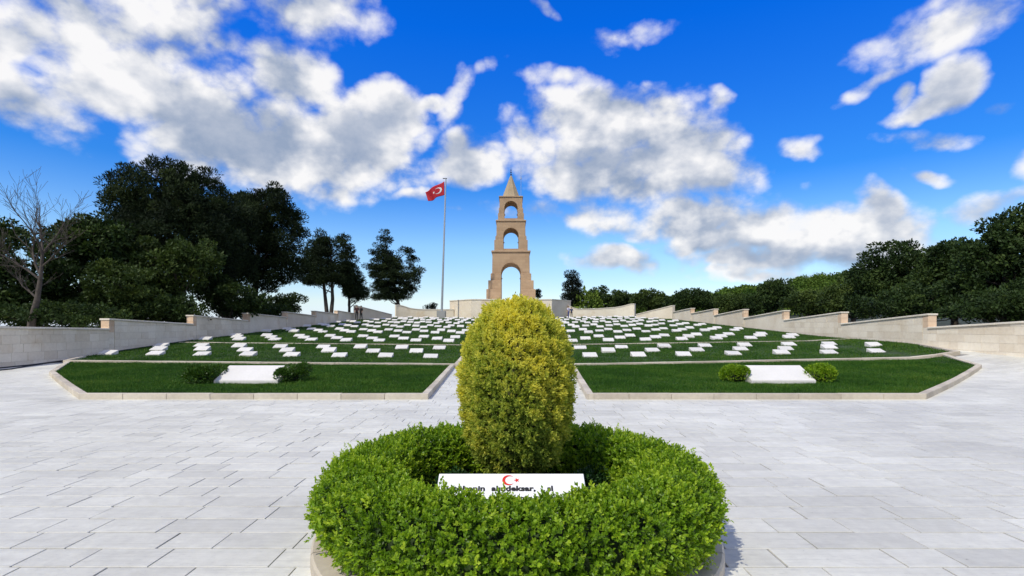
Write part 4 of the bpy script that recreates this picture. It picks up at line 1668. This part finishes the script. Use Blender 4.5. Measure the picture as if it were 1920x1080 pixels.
foot_tree(75, 33, [(75, 560, 60, 35), (40, 575, 50, 26), (120, 580, 50, 26)],
          'low green thicket behind the bare tree', mat='olive', clumps=90, leaves=100, clump_r=.42, leaf=.19, aspect=.5, trunk_h=.6, trunk_r=.1, group=GL, shell=.4)
foot_tree(300, 31.5, [(300, 580, 70, 24), (240, 590, 60, 20), (350, 585, 40, 22)],
          'dark low scrub tree behind the second left wall bay', mat='oak', clumps=110, leaves=100, clump_r=.4, leaf=.18, aspect=.5, trunk_h=.5, trunk_r=.1, group=GL, shell=.3)
foot_tree(120, 26, [(110, 590, 70, 20), (40, 592, 60, 20), (180, 595, 50, 18)],
          'dark low scrub close behind the nearest left wall bay', mat='oak', clumps=120, leaves=100, clump_r=.33, leaf=.15, aspect=.5, trunk_h=.4, trunk_r=.08, group=GL, shell=.3)
foot_tree(475, 44, [(475, 582, 46, 14), (520, 584, 30, 12), (430, 582, 30, 14)],
          'dark low scrub behind the third left wall bay', mat='oak', clumps=80, leaves=90, clump_r=.42, leaf=.2, aspect=.5, trunk_h=.4, trunk_r=.08, group=GL, shell=.3)
foot_tree(1880, 27.5, [(1880, 570, 60, 30), (1940, 560, 60, 36), (1820, 585, 50, 20)],
          'dark undergrowth tree behind the nearest right wall bay', mat='oak', clumps=170, leaves=100, clump_r=.36, leaf=.16, aspect=.5, trunk_h=.5, trunk_r=.1, group=GR, shell=.3)
foot_tree(545, 50, [(545, 566, 34, 14), (520, 575, 40, 14)],
          'small green bush tree under the slender pine', mat='olive', clumps=50, leaves=90, clump_r=.45, leaf=.22, aspect=.5, trunk_h=.6, trunk_r=.1, group=GL)
foot_tree(1073, 92, [(1070, 521, 12, 14), (1073, 540, 16, 20), (1076, 558, 21, 16)],
          'narrow dark cypress right of the tower', mat='cypress', clumps=90, leaves=120, clump_r=.6, trunk_h=1.5, trunk_r=.2, leaf=.34, aspect=.25, group=GR, shell=.2)
foot_tree(1009, 110, [(1009, 551, 6, 8)], 'tiny dark tree touching the tower base', mat='cypress', clumps=16, leaves=80, clump_r=.4, trunk_h=.8, trunk_r=.1, leaf=.3, group=GR, limbs=3)
# right-hand wood, nearest trees one by one
foot_tree(1905, 31, [(1900, 440, 62, 50), (1945, 470, 90, 80), (1860, 480, 55, 50), (1890, 530, 80, 50)],
          'tall spreading oak at the far right edge', mat='oak', clumps=270, leaves=130, clump_r=.5, leaf=.2, aspect=.55, trunk_h=1.8, trunk_r=.26, group=GR, bark='bark_pale', forks=2)
foot_tree(1790, 36, [(1780, 482, 40, 28), (1815, 525, 52, 44), (1757, 533, 42, 44)],
          'broad oak left of the far right oak', mat='oak', clumps=190, leaves=120, clump_r=.5, leaf=.22, aspect=.5, trunk_h=1.6, group=GR)
foot_tree(1680, 44, [(1680, 490, 62, 34), (1645, 520, 50, 40), (1715, 515, 45, 45), (1680, 550, 80, 40)],
          'dark round oak standing above the second right wall bay', mat='oak', clumps=220, leaves=120, clump_r=.55, leaf=.24, aspect=.5, trunk_h=1.6, group=GR)
foot_tree(1600, 52, [(1602, 530, 30, 28), (1580, 560, 40, 26), (1620, 562, 42, 28)],
          'mid green oak behind the third right wall bay', mat='olive', clumps=130, leaves=110, clump_r=.55, leaf=.24, aspect=.5, trunk_h=1.2, group=GR)
foot_tree(1735, 33, [(1720, 565, 70, 30), (1790, 560, 60, 35), (1660, 575, 60, 22)],
          'dark undergrowth tree close behind the second right wall bay', mat='oak', clumps=150, leaves=100, clump_r=.42, leaf=.19, aspect=.5, trunk_h=.6, trunk_r=.12, group=GR)
foot_tree(1515, 60, [(1515, 568, 42, 20), (1545, 576, 36, 16)], 'rounded green tree behind the fourth right wall bay', mat='olive', clumps=100, leaves=100, clump_r=.6, leaf=.26, aspect=.5, trunk_h=1.0, trunk_r=.16, group=GR)
foot_tree(1455, 68, [(1455, 550, 30, 24), (1430, 568, 32, 17)], 'dark dome shaped tree behind the right wall, left of the rounded green one', mat='oak', clumps=110, leaves=100, clump_r=.65, leaf=.28, aspect=.5, trunk_h=1.2, trunk_r=.18, group=GR)
foot_tree(1375, 72, [(1375, 569, 34, 14), (1400, 575, 30, 12)], 'mid green low tree in the middle of the right wood', mat='olive', clumps=90, leaves=100, clump_r=.65, leaf=.28, aspect=.5, trunk_h=1.0, trunk_r=.16, group=GR)
foot_tree(1300, 78, [(1300, 560, 36, 16), (1330, 568, 28, 13), (1275, 568, 28, 13)], 'dark spreading tree above the last right wall bay', mat='oak', clumps=110, leaves=100, clump_r=.7, leaf=.3, aspect=.5, trunk_h=1.0, trunk_r=.18, group=GR)
foot_tree(1215, 88, [(1215, 563, 30, 16), (1240, 568, 26, 12)], 'green low tree behind the right wing wall', mat='olive', clumps=70, leaves=100, clump_r=.7, leaf=.32, aspect=.5, trunk_h=.9, trunk_r=.16, group=GR)
foot_tree(1160, 92, [(1160, 560, 24, 14), (1175, 566, 22, 12)], 'dark bushy tree behind the right rear wall', mat='oak', clumps=60, leaves=100, clump_r=.7, leaf=.32, aspect=.5, trunk_h=.9, trunk_r=.16, group=GR)
foot_tree(1125, 98, [(1122, 552, 22, 14), (1108, 562, 22, 12), (1140, 565, 22, 10)], 'dark tree nearest the cypress on its right', mat='oak', clumps=70, leaves=100, clump_r=.7, leaf=.34, aspect=.5, trunk_h=1.0, trunk_r=.16, group=GR)
foot_tree(828, 105, [(812, 574, 7, 5), (806, 577, 10, 4)], 'tiny far bush seen beside the flagpole foot', mat='cypress', clumps=18, leaves=60, clump_r=.4, trunk_h=.4, trunk_r=.08, leaf=.3, group=GL, limbs=3)


def bare_tree():
    loc = at(62, 25.0, -.3)
    root = empty('bare_tree', loc, 'leafless pale tree with fanned branches at the left edge', 'tree', GL)
    s = 25.0 / F_PX
    w = lambda px, py, dy=0: np.array([(px - 62) * s, dy, zpx(py, 25.0) - loc[2]])
    paths = [([w(56, 640), w(60, 600), w(70, 560), w(76, 520), w(80, 470)], [.19, .16, .12, .09, .055])]
    rr = random.Random(9)

    def grow(p, d, L, r, depth):
        n = 4
        pts, rad = [p], [r]
        for i in range(n):
            d = unit(d + np.array([rr.gauss(0, .13), rr.gauss(0, .13), rr.gauss(.05, .08)]))
            p = p + d * L / n
            pts.append(p)
            rad.append(max(.006, r * (1 - .78 * (i + 1) / n)))
            if depth > 0 and i >= 0:
                for _ in range(2):
                    dd = unit(d + np.array([rr.gauss(0, .55), rr.gauss(0, .55), rr.gauss(.15, .35)]))
                    grow(p, dd, L * rr.uniform(.42, .62), rad[-1] * .62, depth - 1)
        paths.append((pts, rad))
    mains = [(w(70, 560), (-.75, .1, .55), 2.2, .065), (w(76, 525), (-.9, -.1, .75), 2.6, .07), (w(76, 515), (-.65, .2, .9), 3.0, .075),
             (w(80, 480), (.15, -.1, 1), 2.8, .07), (w(80, 475), (.55, .15, .95), 2.6, .065), (w(78, 500), (.75, -.2, .6), 2.2, .055), (w(80, 470), (-.25, .1, 1), 3.0, .065)]
    for p, d, L, r in mains:
        grow(p, unit(np.array(d)), L * .82, r * .85, 2)
    tr = obj('trunk', tube_mesh('trunk', paths[:1], 9), M['bark_pale'], root)
    obj('branches', tube_mesh('branches', paths[1:], 5), M['bark_pale'], root)


bare_tree()


def far_wood():
    """the wooded hillside on the right reads as one mass"""
    cen, rad = [], []
    tries = 0
    while len(cen) < 420 and tries < 20000:
        tries += 1
        y = rng.uniform(92, 250)
        x = rng.uniform(8, 300)
        px = 960 + 960 * x / y
        if px < 1085 or px > 2100:
            continue
        r = rng.uniform(1.6, 3.2)
        if px < 1200 and rng.random() < .5:
            continue
        z = float(G(22, y)) - .35 + float(hill(np.array(x), np.array(y)))
        cen.append((x, y, z + r * .75))
        rad.append(r)
    cen, rad = np.array(cen), np.array(rad)
    k = 620
    n = len(cen) * k
    ci = np.repeat(np.arange(len(cen)), k)
    # knobbly crowns: leaves sit on a lumpy dome
    d = sphere_dirs(n)
    d[:, 2] = np.abs(d[:, 2]) - .35 * (rng.random(n) < .35)
    ph = rng.uniform(0, 6, (len(cen), 3))
    lump = 1 + .20 * np.sin(d[:, 0] * 5 + ph[ci, 0]) * np.sin(d[:, 1] * 5 + ph[ci, 1]) + .14 * np.sin(d[:, 2] * 9 + ph[ci, 2] + d[:, 0] * 7)
    p = cen[ci] + d * (rad[ci] * lump * rng.uniform(.82, 1.0, n))[:, None] * np.array([1, 1, .95])
    ln = (.42 + .0012 * cen[ci, 1]) * rng.uniform(.7, 1.4, n)
    t = np.clip(rng.normal(.45, .17, len(cen))[ci] + rng.normal(0, .13, n), 0, 1)
    dirs = unit(d + .7 * rng.normal(size=(n, 3)))
    o = foliage('far_wood', p, dirs, ln, ln * .65, t, M['wood'])
    tag(o, 'dense green wood covering the hillside on the right', 'wood', kind='stuff')


far_wood()

# ================================================================== people


def person(loc, height, face, label, shirt, trousers, skin=(.45, .28, .20), hair=(.02, .015, .012), pose=0.0):
    """a standing figure: skinned skeleton, clothes as sleeves of the same skeleton; face: heading in degrees"""
    s = height / 1.75
    root = empty('person', loc, label, 'person', 'visitors near the tower')
    root.rotation_euler = (0, 0, R(face))
    J = {'pelvis': (0, 0, .95), 'waist': (0, 0, 1.10), 'chest': (0, .0, 1.32), 'neck': (0, .0, 1.47), 'head0': (0, -.01, 1.56), 'head1': (0, -.02, 1.66), 'head2': (0, -.01, 1.73)}
    for sg, n in ((-1, 'l'), (1, 'r')):
        J['sh' + n] = (sg * .18, 0, 1.42)
        J['el' + n] = (sg * .25, .02 + pose * .04, 1.14)
        J['wr' + n] = (sg * .25, -.08 - pose * .10, .90)
        J['ha' + n] = (sg * .245, -.11 - pose * .12, .80)
        J['hip' + n] = (sg * .09, 0, .90)
        J['kn' + n] = (sg * .10, -.02 + sg * .04, .50)
        J['an' + n] = (sg * .11, .02 + sg * .08, .09)
        J['to' + n] = (sg * .12, -.14 + sg * .08, .04)
    Rr = {'pelvis': .135, 'waist': .12, 'chest': .145, 'neck': .055, 'head0': .075, 'head1': .092, 'head2': .06, 'sh': .06, 'el': .043, 'wr': .032, 'ha': .036, 'hip': .085, 'kn': .058, 'an': .04, 'to': .035}
    E = [('pelvis', 'waist'), ('waist', 'chest'), ('chest', 'neck'), ('neck', 'head0'), ('head0', 'head1'), ('head1', 'head2')]
    for n in 'lr':
        E += [('chest', 'sh' + n), ('sh' + n, 'el' + n), ('el' + n, 'wr' + n), ('wr' + n, 'ha' + n), ('pelvis', 'hip' + n), ('hip' + n, 'kn' + n), ('kn' + n, 'an' + n), ('an' + n, 'to' + n)]

    def skin_part(name, edges, grow, mat, rootj, slim=False):
        names = []
        for e in edges:
            for q in e:
                if q not in names:
                    names.append(q)
        me = bpy.data.meshes.new(name)
        me.from_pydata([tuple(c * s for c in J[q]) for q in names], [(names.index(a), names.index(b)) for a, b in edges], [])
        me.update()
        o = obj(name, me, mat, root)
        md = o.modifiers.new('skin', 'SKIN')
        if not me.skin_vertices:
            bpy.context.view_layer.objects.active = o
            bpy.ops.mesh.customdata_skin_add()
        for i, q in enumerate(names):
            rq = Rr.get(q) or Rr[q[:-1]]
            if slim and (q in ('pelvis', 'waist', 'chest') or q[:-1] in ('sh', 'hip', 'kn', 'an')):
                rq *= .72                                    # what the clothes cover
            me.skin_vertices[0].data[i].radius = ((rq + grow) * s, (rq * .8 + grow) * s)
            me.skin_vertices[0].data[i].use_root = (q == rootj)
        sb = o.modifiers.new('sub', 'SUBSURF')
        sb.levels = sb.render_levels = 1
        return o
    skin_part('body', E, 0, plain_mat('skin', skin, .6, var=.05), 'pelvis', True)
    sh = [('pelvis', 'waist'), ('waist', 'chest')]
    tr = [('waist', 'pelvis')]
    for n in 'lr':
        sh += [('chest', 'sh' + n), ('sh' + n, 'el' + n)]
        tr += [('pelvis', 'hip' + n), ('hip' + n, 'kn' + n), ('kn' + n, 'an' + n)]
    skin_part('shirt', sh, .022, plain_mat('shirt', shirt, .85, var=.1), 'chest')
    skin_part('trousers', tr, .014, plain_mat('trousers', trousers, .85, var=.1), 'pelvis')
    bm = bmesh.new()
    bmesh.ops.create_uvsphere(bm, u_segments=14, v_segments=9, radius=1)
    for n in 'lr':
        skin_part('shoe', [('an' + n, 'to' + n)], .018, M['rubber'], 'an' + n)
    bmesh.ops.delete(bm, geom=[v for v in bm.verts if v.co.z < -.15 and v.co.y < .25], context='VERTS')
    for v in bm.verts:
        v.co = Vector((v.co.x * .098, v.co.y * .112 + .012, v.co.z * .11 + 1.675)) * s
    obj('hair', bm_mesh('hair', bm, True), plain_mat('hair', hair, .7, var=.2), root)
    return root


def pl(px, d, dz):
    x = (px - 960) / F_PX * d
    return (x, d, float(G(x, d)) + dz)


person(pl(669, 60.2, .10), 1.74, 20, 'person in dark red top and black trousers at the left wing wall', (.05, .012, .012), (.010, .010, .012))
person(pl(677, 60.8, .10), 1.66, -30, 'person all in black beside the dark red one at the left wing wall', (.012, .011, .012), (.010, .010, .012), pose=1)
person(pl(1066, 68.8, .10), 1.62, 40, 'person in white shirt right of the shrub before the platform', (.62, .60, .75), (.10, .12, .30))
person(pl(1071.5, 69.1, .10), 1.45, -10, 'person in navy clothes beside the one in white', (.03, .04, .11), (.012, .014, .03))

# ================================================================== black hose along the left wall
hz = lambda px, py: (*P(px, py, .02),)
pts = [(-18.85, 16.0), (-18.72, 18.3), (-18.6, 20.0), (-18.62, 22.0), (-18.66, 24.5), (-18.7, 27.5), (-18.7, 30.0)]
pts3 = [(x, y, float(G(x, y)) + .02 + (.07 if y > 22.3 else 0)) for x, y in pts]
hose = obj('cable', tube_mesh('cable', [(pts3, [.03] * len(pts3))], 6), M['rubber'])
tag(hose, 'black cable lying along the foot of the left wall', 'cable')
pts = [(-18.3, 15.5), (-18.2, 17.4), (-18.0, 18.4), (-18.3, 19.3), (-18.52, 20.2)]
pts3 = [(x, y, float(G(x, y)) + .02) for x, y in pts]
hose = obj('cable', tube_mesh('cable', [(pts3, [.022] * len(pts3))], 6), M['rubber'])
tag(hose, 'black cable branching away from the wall onto the paving', 'cable')
